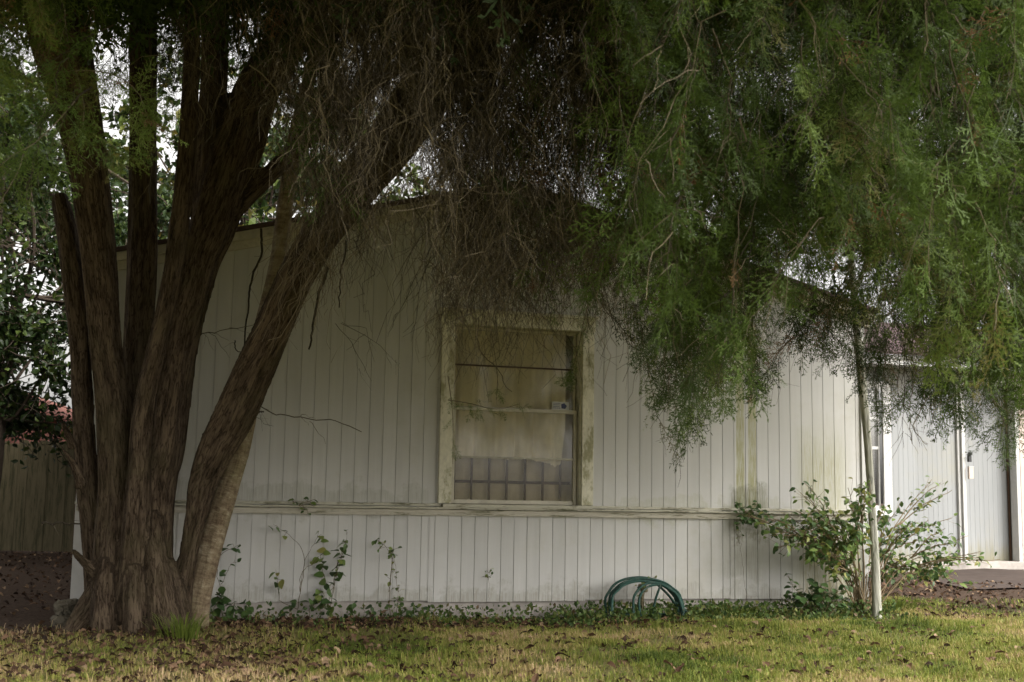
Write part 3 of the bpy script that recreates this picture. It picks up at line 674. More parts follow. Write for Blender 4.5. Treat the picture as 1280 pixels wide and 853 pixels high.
# far side of the crown, above the roof
px,Yv,path,Lh,gr=hangers(34,945,1110,7.6,9.0,40,lmin=.4,lmax=.8,lo=110); leafout(px,path,Lh,np.ones(len(px),bool),6,rng.normal(.25,.1,len(px))); twigs_on(path,np.ones(len(path),bool),8,.08,.3)
px,Yv,path,Lh,gr=hangers(14,800,860,7.0,8.5,100,lmin=.4,lmax=.8,lo=70); leafout(px,path,Lh,np.ones(len(px),bool),4,rng.normal(.25,.1,len(px))); twigs_on(path,np.ones(len(path),bool),8,.08,.3)
px,Yv,path,Lh,gr=hangers(34,1110,1330,7.0,8.6,60,lmin=.4,lmax=.8,lo=85); leafout(px,path,Lh,np.ones(len(px),bool),6,rng.normal(.3,.1,len(px))); twigs_on(path,np.ones(len(px),bool),7,.08,.25)
_lf=lowf; lowf=lambda x: np.interp(x,[300,420,470,500,530,560,640,740,780,820,870,960,1000,1090,1110,1500],[120,190,150,90,150,215,215,205,190,230,250,290,325,330,400,420])
for (n,x0,x1,up) in ((400,120,800,330),(300,740,1500,420)):
    px,Yv,path,Lh,gr=hangers(n,x0,x1,8.0,9.3,up,1.,lmin=.35,lmax=.8); gr=rng.random(len(px))<np.where(px>700,1.,.45); leafout(px,path,Lh,gr,11,rng.normal(.2,.1,len(px))); twigs_on(path,np.ones(len(path),bool),10,.1,.4,.0022,6,.25)
lowf=_lf
px,Yv,path,Lh,gr=hangers(120,500,790,6.4,7.9,260,lo=-150,lmin=.4,lmax=.9); leafout(px,path,Lh,rng.random(len(px))<.2,8,rng.normal(.3,.1,len(px))); p2=twigs_on(path,np.ones(len(px),bool),14,.12,.5,.0018,8,.28,-1.0)
for (n_,a_,b_,u_,l_) in ((90,375,480,330,-10),(60,535,640,330,-40),(50,470,545,200,-150)):
    px,Yv,path,Lh,gr=hangers(n_,a_,b_,5.8,6.9,u_,lo=l_,lmin=.45,lmax=1.0); leafout(px,path,Lh,rng.random(len(px))<.06,6); p2=twigs_on(path,np.ones(len(px),bool),13,.12,.5,.0019,8,.26,-1.1)
# left part: twigs among the stems, sprays in front
px,Yv,path,Lh,gr=hangers(120,200,460,6.2,7.4,330,.5); leafout(px,path,Lh,gr,5); twigs_on(path,np.ones(len(path),bool),10,.1,.4,.0015,7,.22)
px,Yv,path,Lh,gr=hangers(46,-140,50,4.6,6.0,300,1,lmin=.3,lmax=.6); leafout(px,path,Lh,gr,12,rng.normal(.68,.1,len(px))); twigs_on(path,np.ones(len(path),bool),4)
# a single spray crossing the left trunk
def spray(pts,Yv,per,sc=(.5,.9),tone=.66,rad=.004):
    C=catmull(np.array([at(x,y,Yv) for x,y in pts]),4); k=len(C); idx_=np.linspace(0,k-1,9).astype(int); p=C[idx_][None]
    tw.tubes(p,np.linspace(1,.4,9)[None]*rad,.8)
    leafout(np.array([pts[0][0]]),p,np.array([.4]),np.array([True]),per,np.array([tone]),sc)
spray([(-10,20),(22,45),(24,80),(35,105),(62,92),(95,88),(105,130),(104,160),(85,178)],5.4,34,(.5,.9),.76)
spray([(95,88),(130,90),(155,100),(175,120),(185,150)],5.4,32,(.5,.95),.76)
spray([(104,160),(120,170),(140,182),(150,190)],5.4,16,(.5,.8),.76)
spray([(40,-10),(50,10),(55,30)],5.3,8,(.4,.6),.6)
spray([(560,500),(590,505),(620,512),(650,505)],7.9,18,(.35,.6),.62); spray([(600,300),(612,400),(622,470),(620,500)],7.6,5,(.3,.5),.6)
spray([(735,380),(728,410),(722,440),(712,470)],7.7,18,(.4,.7),.6); spray([(560,470),(566,520),(566,580)],8.0,9,(.3,.5),.62)
spray([(640,30),(655,70),(660,110)],6.2,18,(.5,.9),.72); spray([(925,120),(915,150),(930,180)],5.6,14,(.4,.8),.78)
for x,y in ((668,352),(748,205),(1060,150),(845,90)):
    P=at(x,y,6.4)[None]+rng.normal(0,.012,(14,3)); fol.inst(FR[0],frames(rng.normal(0,1,(14,3))+[0,0,-.8]),P,rng.uniform(.15,.3,14),rng.uniform(.94,1,14))
# hair-like hanging roots over the big limb
n=70; px=rng.uniform(372,425,n); py=rng.uniform(215,330,n); P0=ATN(px,py,np.full(n,6.95)); Lr=rng.uniform(.25,.6,n); k=9; t=np.linspace(0,1,k)[None,:,None]
pth=P0[:,None]+np.stack([rng.normal(-.16,.22,n),rng.normal(0,.05,n),-np.ones(n)],-1)[:,None]*Lr[:,None,None]*t+smooth_noise(n,k,.14)*Lr[:,None,None]
tw.tubes(pth,np.linspace(1,.5,k)[None]*rng.uniform(.0015,.003,n)[:,None],rng.uniform(.6,1,n))
# bare dark twigs in front of the left of the window, stray arcs
def fan(root,tips,Yv,rad=.003,var=.05,sub=10):
    ps=[]
    for tx,ty in tips:
        a=at(*root,Yv); c=at(tx,ty,Yv+rng.uniform(-.1,.1)); m=(a+c)/2+rng.normal(0,.05,3)+[0,0,.06]
        ps.append(catmull([a,m,c],4))
    ps=np.array(ps); ps=ps+smooth_noise(len(ps),ps.shape[1],.03); tw.tubes(ps,np.linspace(1,.35,ps.shape[1])[None]*rad,var)
    kp=np.array([p for p in ps]); idx_=np.linspace(0,kp.shape[1]-1,9).astype(int)
    q=kp[:,idx_]; ii=np.repeat(np.arange(len(q)),sub); j=rng.integers(2,8,len(ii)); P=q[ii,j]; d=(q[ii,j]-q[ii,j-1]); d/=np.linalg.norm(d,axis=1,keepdims=True); d=d+rng.normal(0,.35,d.shape); l=rng.uniform(.06,.2,len(ii)); t=np.linspace(0,1,5)[None,:,None]
    tw.tubes(P[:,None]+d[:,None]*l[:,None,None]*t+smooth_noise(len(ii),5,.1)*l[:,None,None],np.linspace(1,.5,5)[None]*.0014,var)
fan((565,270),[(487,412),(515,425),(535,405),(548,430),(556,400),(500,380),(575,400)],7.6)
fan((600,280),[(590,400),(610,420),(640,430),(660,400),(700,415),(625,380)],7.6,.003,.1)
for pts,Yv,rd in (([(324,285),(325,312),(312,350),(308,380),(304,440)],8.0,.009),([(410,330),(402,365),(394,400),(386,437)],7.9,.011),([(432,300),(428,350),(424,385)],7.8,.007),([(296,425),(300,440),(316,441)],8.05,.004)):
    C=catmull([at(x,y,Yv) for x,y in pts],6)+smooth_noise(1,(len(pts)-1)*6+1,.02)[0]
    tw.tubes(C[None],np.linspace(1,.55,len(C))[None]*rd,.05,6); twigs_on(C[None],np.array([True]),5,.04,.12)
fan((425,405),[(470,440),(500,455),(455,470)],8.0,.002,.3,3)
fan((1130,430),[(1130,560),(1150,555),(1175,545),(1140,500)],7.4,.0025,.1,6)
for pts,Yv,rd in (([(930,45),(975,80),(1010,118),(1040,100)],5.6,.007),([(950,60),(1000,78),(1040,85)],5.8,.005),([(1075,95),(1130,98),(1150,80),(1175,55)],5.6,.006),([(1030,140),(1045,180),(1060,200),(1090,205)],5.6,.005),([(1150,75),(1175,95),(1200,115)],5.7,.005),([(440,30),(470,20),(520,60),(560,80)],6.4,.006),([(560,0),(590,60),(640,100),(645,140)],6.2,.005),([(640,190),(655,210),(650,250),(620,260)],6.2,.005),([(110,0),(118,30),(116,60),(122,78)],6.2,.004),([(125,0),(122,20),(115,30)],6.2,.004),([(190,40),(192,140),(190,200),(188,255)],6.9,.008),([(600,395),(605,440),(630,470),(640,490)],8.0,.004),([(1145,450),(1135,500),(1133,540),(1140,555)],7.6,.003),([(1170,490),(1150,520),(1145,540),(1160,555)],7.6,.003),([(320,505),(350,520),(400,525),(452,540)],8.0,.004),([(250,545),(300,525),(330,515)],8.0,.008),([(55,652),(75,653),(100,655)],7.7,.008),([(250,420),(290,412),(330,404)],8.0,.003)):
    C=catmull([at(x,y,Yv) for x,y in pts],6)+smooth_noise(1,(len(pts)-1)*6+1,.03)[0]
    tw.tubes(C[None],np.linspace(1,.6,len(C))[None]*rd,.45 if rd<.0075 else .1,5); 
    twigs_on(C[None],np.array([True]),5,.05,.2)
vloc0=lambda x,y:-x*sph+(y-D)*cph
# upper crown beyond the top of the frame: shades the yard
n=5200; 
th2=rng.uniform(0,2*np.pi,n); rr=np.sqrt(rng.random(n)); cx=-1.3+rr*np.cos(th2)*5.2; cy=5.6+rr*np.sin(th2)*4.3; cx=np.where(rng.random(n)<.2,cx+2.6,cx); q_=rng.random(n)<.27; cx=np.where(q_,-4.6+rr*np.cos(th2)*3.2,cx); cy=np.where(q_,5.0+rr*np.sin(th2)*3.4,cy)
cz=3.55+rng.random(n)**1.3*3.0*(1.05-rr*.8)+.35*np.clip(cx,-9,0)*-.12
cz=np.maximum(cz,0)+0*cz; low=.98+.425*cy; cz=np.where(cz<low,low+rng.random(n)*.9,cz); keep=(vloc0(cx,cy)<1.5)&~((cx>.6)&(cy<5.2)&((cx>2.8)|(rng.random(n)<.8))); cx,cy,cz=cx[keep],cy[keep],cz[keep]; n=len(cx)
P=np.stack([cx,cy,cz],1); k=9; t=np.linspace(0,1,k)[None,:,None]; Lh=rng.uniform(.4,.9,n)
path=P[:,None]+np.stack([rng.normal(0,.6,n),rng.normal(0,.6,n),rng.uniform(-.15,.5,n)],-1)[:,None]*Lh[:,None,None]*t+smooth_noise(n,k,.12)*Lh[:,None,None]
tw.tubes(path,np.linspace(1,.4,k)[None]*.006,.1); leafout(np.zeros(n),path,Lh,np.ones(n,bool),9,rng.normal(.35,.1,n),(.9,1.7),FRL)
# boughs that carry them
for k_ in range(26):
    a=rng.uniform(0,6.28); e=np.array([-1.9+math.cos(a)*rng.uniform(2,4),6.4+math.sin(a)*rng.uniform(1,3.2),rng.uniform(4.4,5.4)]); s0=np.array([-1.6+rng.uniform(-.8,1.6),7.6+rng.uniform(-.3,.3),rng.uniform(4.2,4.8)])
    C=catmull([s0,(s0+e)/2+[0,0,.35],e],8); tw.tubes(C[None],np.linspace(1,.3,len(C))[None]*.045,.0,7)
fol.obj('crown',M['cedar'],cedar); 
tag(tw.obj('twigs',M['twig'],cedar),kind='stuff')

# ---------------------------------------------------------------- leaning pale tree and slender tree
lean=empty('leaning_tree',(0,0,0)); tag(lean,'thinner leaning trunk with pale lichen-blotched bark beside the cedar foot','tree')
build_trunk('trunk',{'H':[(234,812,7.97,62),(243,762,7.97,42),(256,712,7.98,34),(272,651,8,33),(288,600,8.02,30),(303,545,8.04,28),(322,440,8.06,26),(345,340,8.06,23),(358,250,8.04,23),(368,180,8.0,23),(388,90,7.95,19),(400,0,7.9,16),(410,-120,7.9,12)]},M['palebark'],lean,.011,.05,40)
s=Soup(); tt=Soup(); P=ATN(rng.uniform(340,440,50),rng.uniform(-150,60,50),rng.uniform(7.4,8.2,50))
d=rng.normal(0,.4,(50,3)); t=np.linspace(0,1,6)[None,:,None]; pth=P[:,None]+d[:,None]*t*.8
tt.tubes(pth,.004,.3); ii=np.repeat(np.arange(50),14); s.inst(LEAFS,frames(rng.normal(0,1,(700,3))),pth[ii,rng.integers(0,6,700)],rng.uniform(.7,1.1,700),rng.random(700)*.7)
tt.obj('twigs',M['twig'],lean); s.obj('crown',M['broad'],lean)
sl=empty('slender_tree',(0,0,0)); tag(sl,'slender smooth grey trunk rising at the right corner of the gable wall','tree')
build_trunk('trunk',{'S':[(1096,762,9.85,13.0),(1094,700,9.85,11.3),(1090,640,9.82,10.8),(1085,560,9.78,10.8),(1078,480,9.72,12.2),(1072,420,9.68,10.7),(1066,350,9.62,9.1),(1060,270,9.6,8.2),(1050,150,9.5,7.2)],
 'S2':[(1068,370,9.64,7.2),(1082,330,9.6,6.1),(1100,290,9.5,5.0),(1115,240,9.4,4.1)],'S3':[(1075,440,9.7,6.1),(1090,410,9.7,5.0),(1120,385,9.7,4.1)]},M['smoothbark'],sl,.006,.03,60,1)
s=Soup(); tt=Soup(); n=60; P=ATN(rng.uniform(1030,1150,n),rng.uniform(120,340,n),rng.uniform(9.2,10,n)); d=rng.normal(0,.35,(n,3)); pth=P[:,None]+d[:,None]*t
tt.tubes(pth,.003,.3); ii=np.repeat(np.arange(n),16); s.inst(LEAFS,frames(rng.normal(0,1,(len(ii),3))),pth[ii,rng.integers(0,6,len(ii))],rng.uniform(.5,.8,len(ii)),rng.random(len(ii))*.8)
tt.obj('twigs',M['twig'],sl); s.obj('crown',M['broad'],sl)

# ---------------------------------------------------------------- background trees
def bgtree(name,label,x,y,h,cr,z0,nl,sc,seed,tone=(0,.8),mat='broad',flat=1.0,clumps=26):
    global rng; old=rng; rng=np.random.default_rng(seed)
    root=empty(name,(x,y,0)); tag(root,label,'tree',)
    tk=Soup(); lf=Soup(); C=catmull([(0,0,-.1),(.1,0,h*.3),(-.1,.1,h*.6),(0,0,h*.9)],6); tk.tubes(C[None],np.linspace(.16,.04,len(C))[None],.1,9)
    cc=rng.normal(0,1,(clumps,3)); cc/=np.linalg.norm(cc,axis=1,keepdims=True); cc=cc*rng.random((clumps,1))**.4*np.array([cr,cr,(h-z0)/2])+np.array([0,0,(h+z0)/2])
    for c in cc:
        s0=C[rng.integers(len(C)//3,len(C))]; q=catmull([s0,(s0+c)/2+rng.normal(0,.2,3),c],5); tk.tubes(q[None],np.linspace(1,.3,len(q))[None]*.035,.1,5)
    per=nl//clumps; k=6; t=np.linspace(0,1,k)[None,:,None]
    for c in cc:
        nb_=max(4,per//14); d=rng.normal(0,1,(nb_,3)); d[:,2]*=.7; L_=rng.uniform(.4,1,nb_)*cr*.42; pth=c[None,None]+d[:,None]*L_[:,None,None]*t*.6+smooth_noise(nb_,k,.1)*L_[:,None,None]
        tk.tubes(pth,np.linspace(1,.4,k)[None]*.009,.1)
        ii=np.repeat(np.arange(nb_),14); n=len(ii); P=pth[ii,rng.integers(1,k,n)]+rng.normal(0,.06,(n,3))
        lf.inst(LEAFS,frames(rng.normal(0,1,(n,3))+np.array([0,0,-.3])),P,rng.uniform(.8,1.4,n)*sc,rng.uniform(*tone,n))
    tk.obj('trunk',M['bark2'],root); lf.obj('crown',M[mat],root); rng=old
M['bark2']=twigmat('dark_bark',(.05,.038,.028),(.1,.08,.06))
G='trees behind the yard'
bgtree('broadleaf_tree','dense glossy broadleaf tree over the board fence, left of the cedar',-6.0,14.2,5.8,2.0,1.5,20000,.95,1,clumps=46)
bgtree('broadleaf_tree','tall dark broadleaf tree filling the gap above the red building',-8.6,17,8.5,2.6,2.0,17000,1.3,2,clumps=40)
bgtree('broadleaf_tree','broadleaf tree behind the left slope of the gable roof',-4.2,19.5,7.6,2.8,3.0,12000,1.5,3,(.2,.95),clumps=36)
bgtree('broadleaf_tree','sparse light green tree showing over the gable ridge',-.8,21,6.6,2.4,3.4,3600,1.5,4,(.5,.98))
bgtree('broadleaf_tree','thin tree behind the right slope of the gable roof',3.9,22,7.2,2.6,3.4,4200,1.5,5,(.2,.9))
bgtree('broadleaf_tree','tall dark tree behind the wing roof at the far right',10.5,22,8.5,3.2,3.2,8000,1.7,6,(0,.7))
bgtree('broadleaf_tree','pale green sapling glowing in the gap beside the fence end',-5.35,16.6,3.3,.7,1.2,1600,.8,7,(.6,.98),clumps=9)

# ---------------------------------------------------------------- plants
def plant(name,label,cat,root,stems,leafn,lsc,T,mat='shrub',tone=(.1,.9),rad=.004,group=None,droop=.5,from_=.3,jit=.02,sv=.4):
    """stems: list of 3D polylines relative to the root"""
    o=empty(name,root); tag(o,label,cat,group)
    st=Soup(); lf=Soup()
    for pts in stems:
        C=catmull(pts,5); C[1:]+=rng.normal(0,.004,(len(C)-1,3)); st.tubes(C[None],np.linspace(1,.35,len(C))[None]*rad,sv,5)
        n=leafn if isinstance(leafn,int) else rng.integers(*leafn)
        j=(len(C)-1)*(from_+(1-from_)*rng.random(n)); ji=np.floor(j).astype(int).clip(0,len(C)-2); P=C[ji]+(C[ji+1]-C[ji])*(j-ji)[:,None]+rng.normal(0,jit,(n,3))
        d=rng.normal(0,1,(n,3)); d[:,2]=d[:,2]*.4-droop; up=np.stack([rng.normal(0,.5,n),rng.normal(-.5,.5,n),np.ones(n)],1)
        lf.inst(T,frames_up(d,up),P,rng.uniform(.6,1.2,n)*lsc,rng.uniform(*tone,n))
        q=P; st.tubes(np.stack([C[ji],P],1),.0012,sv,3)
    st.obj('stem',M['stem'],o); lf.obj('foliage',M[mat],o,True); return o
def px_stems(root,lst,Yt):
    out=[]
    for pts in lst:
        out.append([tuple(at(x,y,Yt+(dy if len(p)>2 else 0))-root) for p in pts for (x,y,dy) in [(p[0],p[1],p[2] if len(p)>2 else 0)]])
    return out
rt=at(1082,752,10.05); rt[2]=float(gh(rt[0],10.05))
Lst=[]
rs=np.random.default_rng(21)
tips=[(965,650),(990,670),(1015,660),(1000,640),(1030,690),(1050,670),(1000,615),(975,640),(940,645),(1010,680),(1030,625),(1045,640),(1060,610),(1062,650),(1100,640),(1125,630),(1110,665),(1140,660),(1040,700),(1150,690),(1180,690),(1210,670),(1225,690),(1190,720),(1160,650),(1165,600),(1075,625),(1020,650),(985,660),(1130,700),(1205,705)]
for (tx,ty) in tips:
    mx,my=(1080*.55+tx*.45),(745*.45+ty*.55)-6
    dy=rs.uniform(-.25,.45) if tx>1090 else rs.uniform(-.75,-.5)
    Lst.append([tuple(np.array([rs.uniform(-.05,.05),rs.uniform(-.03,.03),0])),tuple(at(mx,my,10.3+dy*.5)-rt),tuple(at(tx,ty,10.3+dy)-rt)])
    if tx<1080: dy=rs.uniform(-.75,-.5)
    for _ in range(2):
        qx,qy=tx+rs.uniform(-30,30),ty+rs.uniform(-10,35); Lst.append([tuple(at(mx,my,10.3+dy*.5)-rt),tuple(at((mx+qx)/2,(my+qy)/2-5,10.3+dy)-rt),tuple(at(qx,qy,10.3+dy)-rt)])
plant('shrub','straggly leafy shrub sprawling round the slender grey trunk at the wall corner','shrub',rt,Lst,20,.7,leaf(.08,.026,.25,.3,3),rad=.006,from_=.3,droop=.35,tone=(.05,1),sv=.8,jit=.035)
def cluster(label,x,y,Yv,w,h,n,lsc,name='weed',T=LEAF,tone=(0,.6),cat='plant',group=None,mat='shrub'):
    g=gnd(x,y); g=np.array([at(x,y,Yv)[0],Yv,float(gh(at(x,y,Yv)[0],Yv))]); st=[]
    for i in range(n):
        a=rng.uniform(-1,1)*w; b=rng.uniform(-.12,.12); st.append([(a*.3,b*.3,0),(a*.6,b*.7,h*rng.uniform(.3,.6)),(a,b,h*rng.uniform(.4,1))])
    return plant(name,label,cat,g,st,7,lsc,T,mat,tone,.0025,group,.2,.3,.015)
cluster('low blue green weed clump at the wall foot left of the straggly shrub',1025,752,9.75,.28,.34,26,.7,tone=(.0,.4))
cluster('leafy tuft growing on the ledge below the mildewed boards',928,650,9.7,.001,.01,1,.1) if False else None
def on_wall_pt(x,y,v): 
    u,z=wall(x,y,v); return l2w(u,v,z)
def wallplant(name,label,pxs,v,leafn,lsc,T=LEAF,tone=(.1,.9),rad=.0025,base=None,droop=.4,from_=.35,sv=.3,cat='plant'):
    ps=[[on_wall_pt(x,y,v+rng.uniform(-.02,.02)) for x,y in p] for p in pxs]; b0=ps[0][0].copy()
    for q_ in ps[1:]:
        if min(np.linalg.norm(q_[0]-np.array(w_)) for z_ in ps[:1] for w_ in z_)>.005: q_.insert(0,ps[0][0] if np.linalg.norm(q_[0]-ps[0][0])<np.linalg.norm(q_[0]-ps[0][1]) else ps[0][1])
    return plant(name,label,cat,b0,[[tuple(p-b0) for p in q] for q in ps],leafn,lsc,T,'shrub',tone,rad,None,droop,from_,.018,sv)
wallplant('ledge_plant','bushy green tuft rooted on the belt ledge under the two stained boards',[[(932,640),(925,632),(918,628)],[(932,640),(940,648),(950,655)],[(935,642),(950,640),(965,642)],[(932,642),(926,652),(922,656)],[(938,640),(945,632),(950,630)],[(940,645),(955,648),(985,652)],[(930,640),(936,650),(935,658)]],-.09,12,.55,tone=(0,.5))
wallplant('ledge_plant','tiny green sprig sprouting from the belt ledge near the leaning trunk',[[(372,633),(380,628),(390,626)],[(376,632),(383,636),(386,640)],[(376,632),(368,628),(366,627)]],-.05,5,.5,tone=(.2,.8))
wallplant('weed','branching bare-stemmed weed with a few round leaves, second from the cedar',[[(372,762),(375,740),(382,700),(395,675),(402,668)],[(378,715),(395,700),(405,690)],[(380,695),(362,670),(342,656)],[(352,752),(347,735),(345,712)]],-.1,(4,7),.75,tone=(.3,1),from_=.6)
wallplant('weed','leafy weed with a tall crown of green leaves against the lower boards',[[(412,762),(420,720),(428,690)],[(410,760),(418,725),(424,700)],[(412,740),(405,720),(400,705)],[(424,700),(432,685),(434,665)],[(408,762),(404,745),(400,735)]],-.1,(9,13),.8,tone=(.1,.9))
wallplant('weed','slim weed with small yellowing leaves, midway between window and cedar',[[(488,770),(486,740),(490,700),(493,680)],[(495,770),(497,740),(494,700)],[(490,700),(480,682),(470,676)],[(500,770),(502,755),(500,745)]],-.1,(12,16),.42,tone=(.3,1))
wallplant('weed','single thin sprig of small leaves clinging below the window',[[(611,752),(611,735),(612,712)]],-.04,9,.3,tone=(.4,1),rad=.0012,from_=.75)
wallplant('weed','dark leafy sprig poking out from behind the leaning trunk',[[(268,700),(282,690),(300,682)],[(275,730),(285,712),(292,700)]],-.2,6,.7,tone=(0,.5))
wallplant('weed','dark round-leaved weed low at the foot of the leaning trunk',[[(278,775),(275,755),(272,742)],[(285,775),(290,760),(296,752)],[(270,775),(268,760),(276,748)],[(300,775),(308,765),(312,752)]],-.25,10,.9,tone=(0,.4))
wallplant('weed','thin dry stalk curving up the boards under the ledge tuft',[[(935,758),(930,720),(925,680),(918,662)],[(925,680),(922,668),(928,664)]],-.03,2,.25,tone=(.5,1),rad=.0014,from_=.8)
wallplant('weed','broad-leaved low weed on the foundation right under the branching bare-stemmed weed',[[(385,775),(390,755),(398,745)],[(395,775),(400,765),(408,750)],[(360,772),(365,760),(372,755)]],-.15,8,.7,tone=(0,.6))
wallplant('weed','broad-leaved low weed right of the tall-crowned leafy weed',[[(440,778),(436,765),(444,755)],[(450,778),(455,768),(452,758)],[(462,778),(462,765),(468,760)]],-.15,8,.7,tone=(0,.6))
wallplant('weed','broad-leaved low weed at the foot of the slim yellowing weed, on its window side',[[(520,778),(512,768),(506,760)],[(520,778),(526,768),(532,762)]],-.15,8,.65,tone=(0,.6))
# grass clump at the cedar foot
def tuft(label,x,y,n,h,spread,group=None):
    g=gnd(x,y); o=empty('grass_clump',g); tag(o,label,'grass clump')
    s=Soup(); a=rng.uniform(0,6.28,n); r_=rng.random(n)*spread; P=np.stack([np.cos(a)*r_,np.sin(a)*r_*.6,np.zeros(n)],1); d=np.stack([np.cos(a),np.sin(a),np.zeros(n)],1)*rng.uniform(.2,.9,(n,1))
    k=6; t=np.linspace(0,1,k)[None,:,None]; l=h*rng.uniform(.5,1,n)[:,None,None]; pth=P[:,None]+d[:,None]*l*t*.8+np.array([0,0,1.])*l*(t-.55*t*t)
    w=np.linspace(1,.1,k)[None,:,None]*.0035; sd=np.cross(d,[0,0,1.]); sd/=np.linalg.norm(sd,axis=1,keepdims=True)
    V=np.stack([pth-sd[:,None]*w,pth+sd[:,None]*w],2).reshape(n,-1,3); q=np.array([(2*i,2*i+1,2*i+3,2*i+2) for i in range(k-1)])
    s.add(V.reshape(-1,3),(q[None]+(np.arange(n)*k*2)[:,None,None]).reshape(-1,4),np.repeat(rng.random(n)*.32,k*2)); s.obj('blades',M['grassb'],o)
tuft('long arching grass clump at the foot of the cedar and leaning trunk',228,800,150,.34,.16)
tuft('rough grass clump against the wall foot below the ledge tuft',915,772,260,.24,.3)
tuft('grass clump growing round the base of the slender grey trunk',1120,762,240,.22,.35)
tuft('small grass clump on the foundation left of the window centre',560,782,90,.14,.15)

# ---------------------------------------------------------------- hose and tap
tu,tz=wall(802,742,-.12); tapw=l2w(tu,-.13,0)
tap=empty('garden_tap',tapw,phi); tag(tap,'old corroded garden tap on a short standpipe inside the hose coil','tap')
s=Soup(); z=np.linspace(-.05,.2,6); s.tubes(np.stack([0*z,0*z,z],1)[None],.014,.4,10); s.obj('standpipe',M['brass'],tap,True)
b=MB(); b.box(-.024,.024,-.03,.03,.2,.25); b.box(-.015,.015,-.08,-.031,.195,.225); b.obj('valve_body',M['brass'],tap,.008)
s=Soup(); a=np.linspace(0,2*np.pi,17); s.tubes(np.stack([.03*np.cos(a),.03*np.sin(a),.28+0*a],1)[None],.006,.4,6); s.tubes(np.array([[[0,0,.24],[0,0,.26],[0,0,.285]]]),.007,.4,6); s.obj('handle',M['brass'],tap,True)
hp=l2w(wall(798,765,-.14)[0],-.16,0); hose=empty('garden_hose',hp,phi); tag(hose,'coiled dark green garden hose leaning on the tap against the wall foot','hose')
hs=Soup(); pts=[]; rh=np.random.default_rng(8)
for lp in range(6):
    a_=.285+rh.uniform(-.006,.006); cx_=(-.02,.0,.012,-.012,.075,.09)[lp]; wsc=(1,.97,1.0,.93,.66,.58)[lp]; tp=(.31,.295,.302,.285,.275,.262)[lp]
    A_=np.linspace(-.5*math.pi,1.5*math.pi,34,endpoint=False)
    for a in A_:
        x=cx_+a_*wsc*math.cos(a); sn_=math.sin(a); zz=.02+(tp-.025)*max(0,sn_)**.55; y=-.018*lp-.13*(1-zz/(tp+.05))+(.12 if sn_<0 else 0)*abs(sn_)+.01*math.sin(a*3+lp); pts.append((x*(1.03-.06*(zz>.2)),y,zz+.004*lp*(zz<.06)))
pts+=[(.12,-.12,.26),(.24,-.1,.17),(.34,-.08,.06),(.40,-.1,.015),(.46,-.14,.012)]
C=catmull(pts,2); hs.tubes(C[None],.0095,.5,8); 
C2=catmull([(.0,.04,.22),(.1,.0,.27),(.22,-.02,.18),(.30,-.03,.08),(.36,-.05,.015)],6); hs.tubes(C2[None],.0095,.5,8)
hs.obj('hose_coil',M['hose'],hose,True)
s=Soup(); s.tubes(np.array([[[.46,-.14,.012],[.48,-.15,.013],[.5,-.16,.014]]]),.0125,.4,8); s.obj('hose_coupling',M['brass'],hose,True)
# small weed through the coil
wallplant('weed','dried brown-leaved sprig topping the tap inside the hose coil',[[(803,765),(806,740),(809,722)],[(800,765),(798,740),(803,730)],[(806,740),(815,728),(818,722)]],-.2,9,.35,tone=(.6,1))
wallplant('weed','low green weed spreading through the right side of the hose coil',[[(815,778),(822,765),(826,750)],[(800,778),(795,768),(790,760)],[(830,778),(838,768),(842,762)],[(812,778),(812,765),(815,755)]],-.28,10,.5,tone=(.2,.8))

# concrete chunks left of the cedar
def chunk(label,x,y,Yv,sx_,sy_,sz_,z0,seed):
    r=np.random.default_rng(seed); P=at(x,y,Yv); me=bpy.data.meshes.new('concrete_chunk'); import bmesh
    bm=bmesh.new(); bmesh.ops.create_cube(bm,size=1); bmesh.ops.subdivide_edges(bm,edges=bm.edges[:],cuts=5,use_grid_fill=True)
    for v in bm.verts:
        c=v.co; q=.06*math.sin(c.x*9+seed)+.05*math.sin(c.y*11+c.z*7); rr_=1-.16*(abs(c.x*2)**4*abs(c.y*2)**4)-.10*(abs(c.z*2)**4*abs(c.x*2)**4); q+=.07*math.sin(c.x*5+c.z*6+seed*2); v.co=Vector((c.x*sx_*rr_*(1+q)+r.normal(0,.006),c.y*sy_*rr_*(1+q)+r.normal(0,.006),(c.z+.5)*sz_*(1+.25*q+.12*c.x)+r.normal(0,.005)))
    bm.to_mesh(me); bm.free(); me.materials.append(M['concrete']); o=link('concrete_chunk',me,None,(P[0],Yv,z0)); o.rotation_euler=(0,0,r.uniform(-.4,.4)); tag(o,label,'concrete block'); return o
chunk('lower broken grey concrete chunk on the soil beside the cedar roots',80,790,8.05,.15,.14,.10,0,1)
chunk('upper grey concrete chunk stacked on the lower one beside the cedar',83,760,8.07,.12,.12,.09,.098,2)

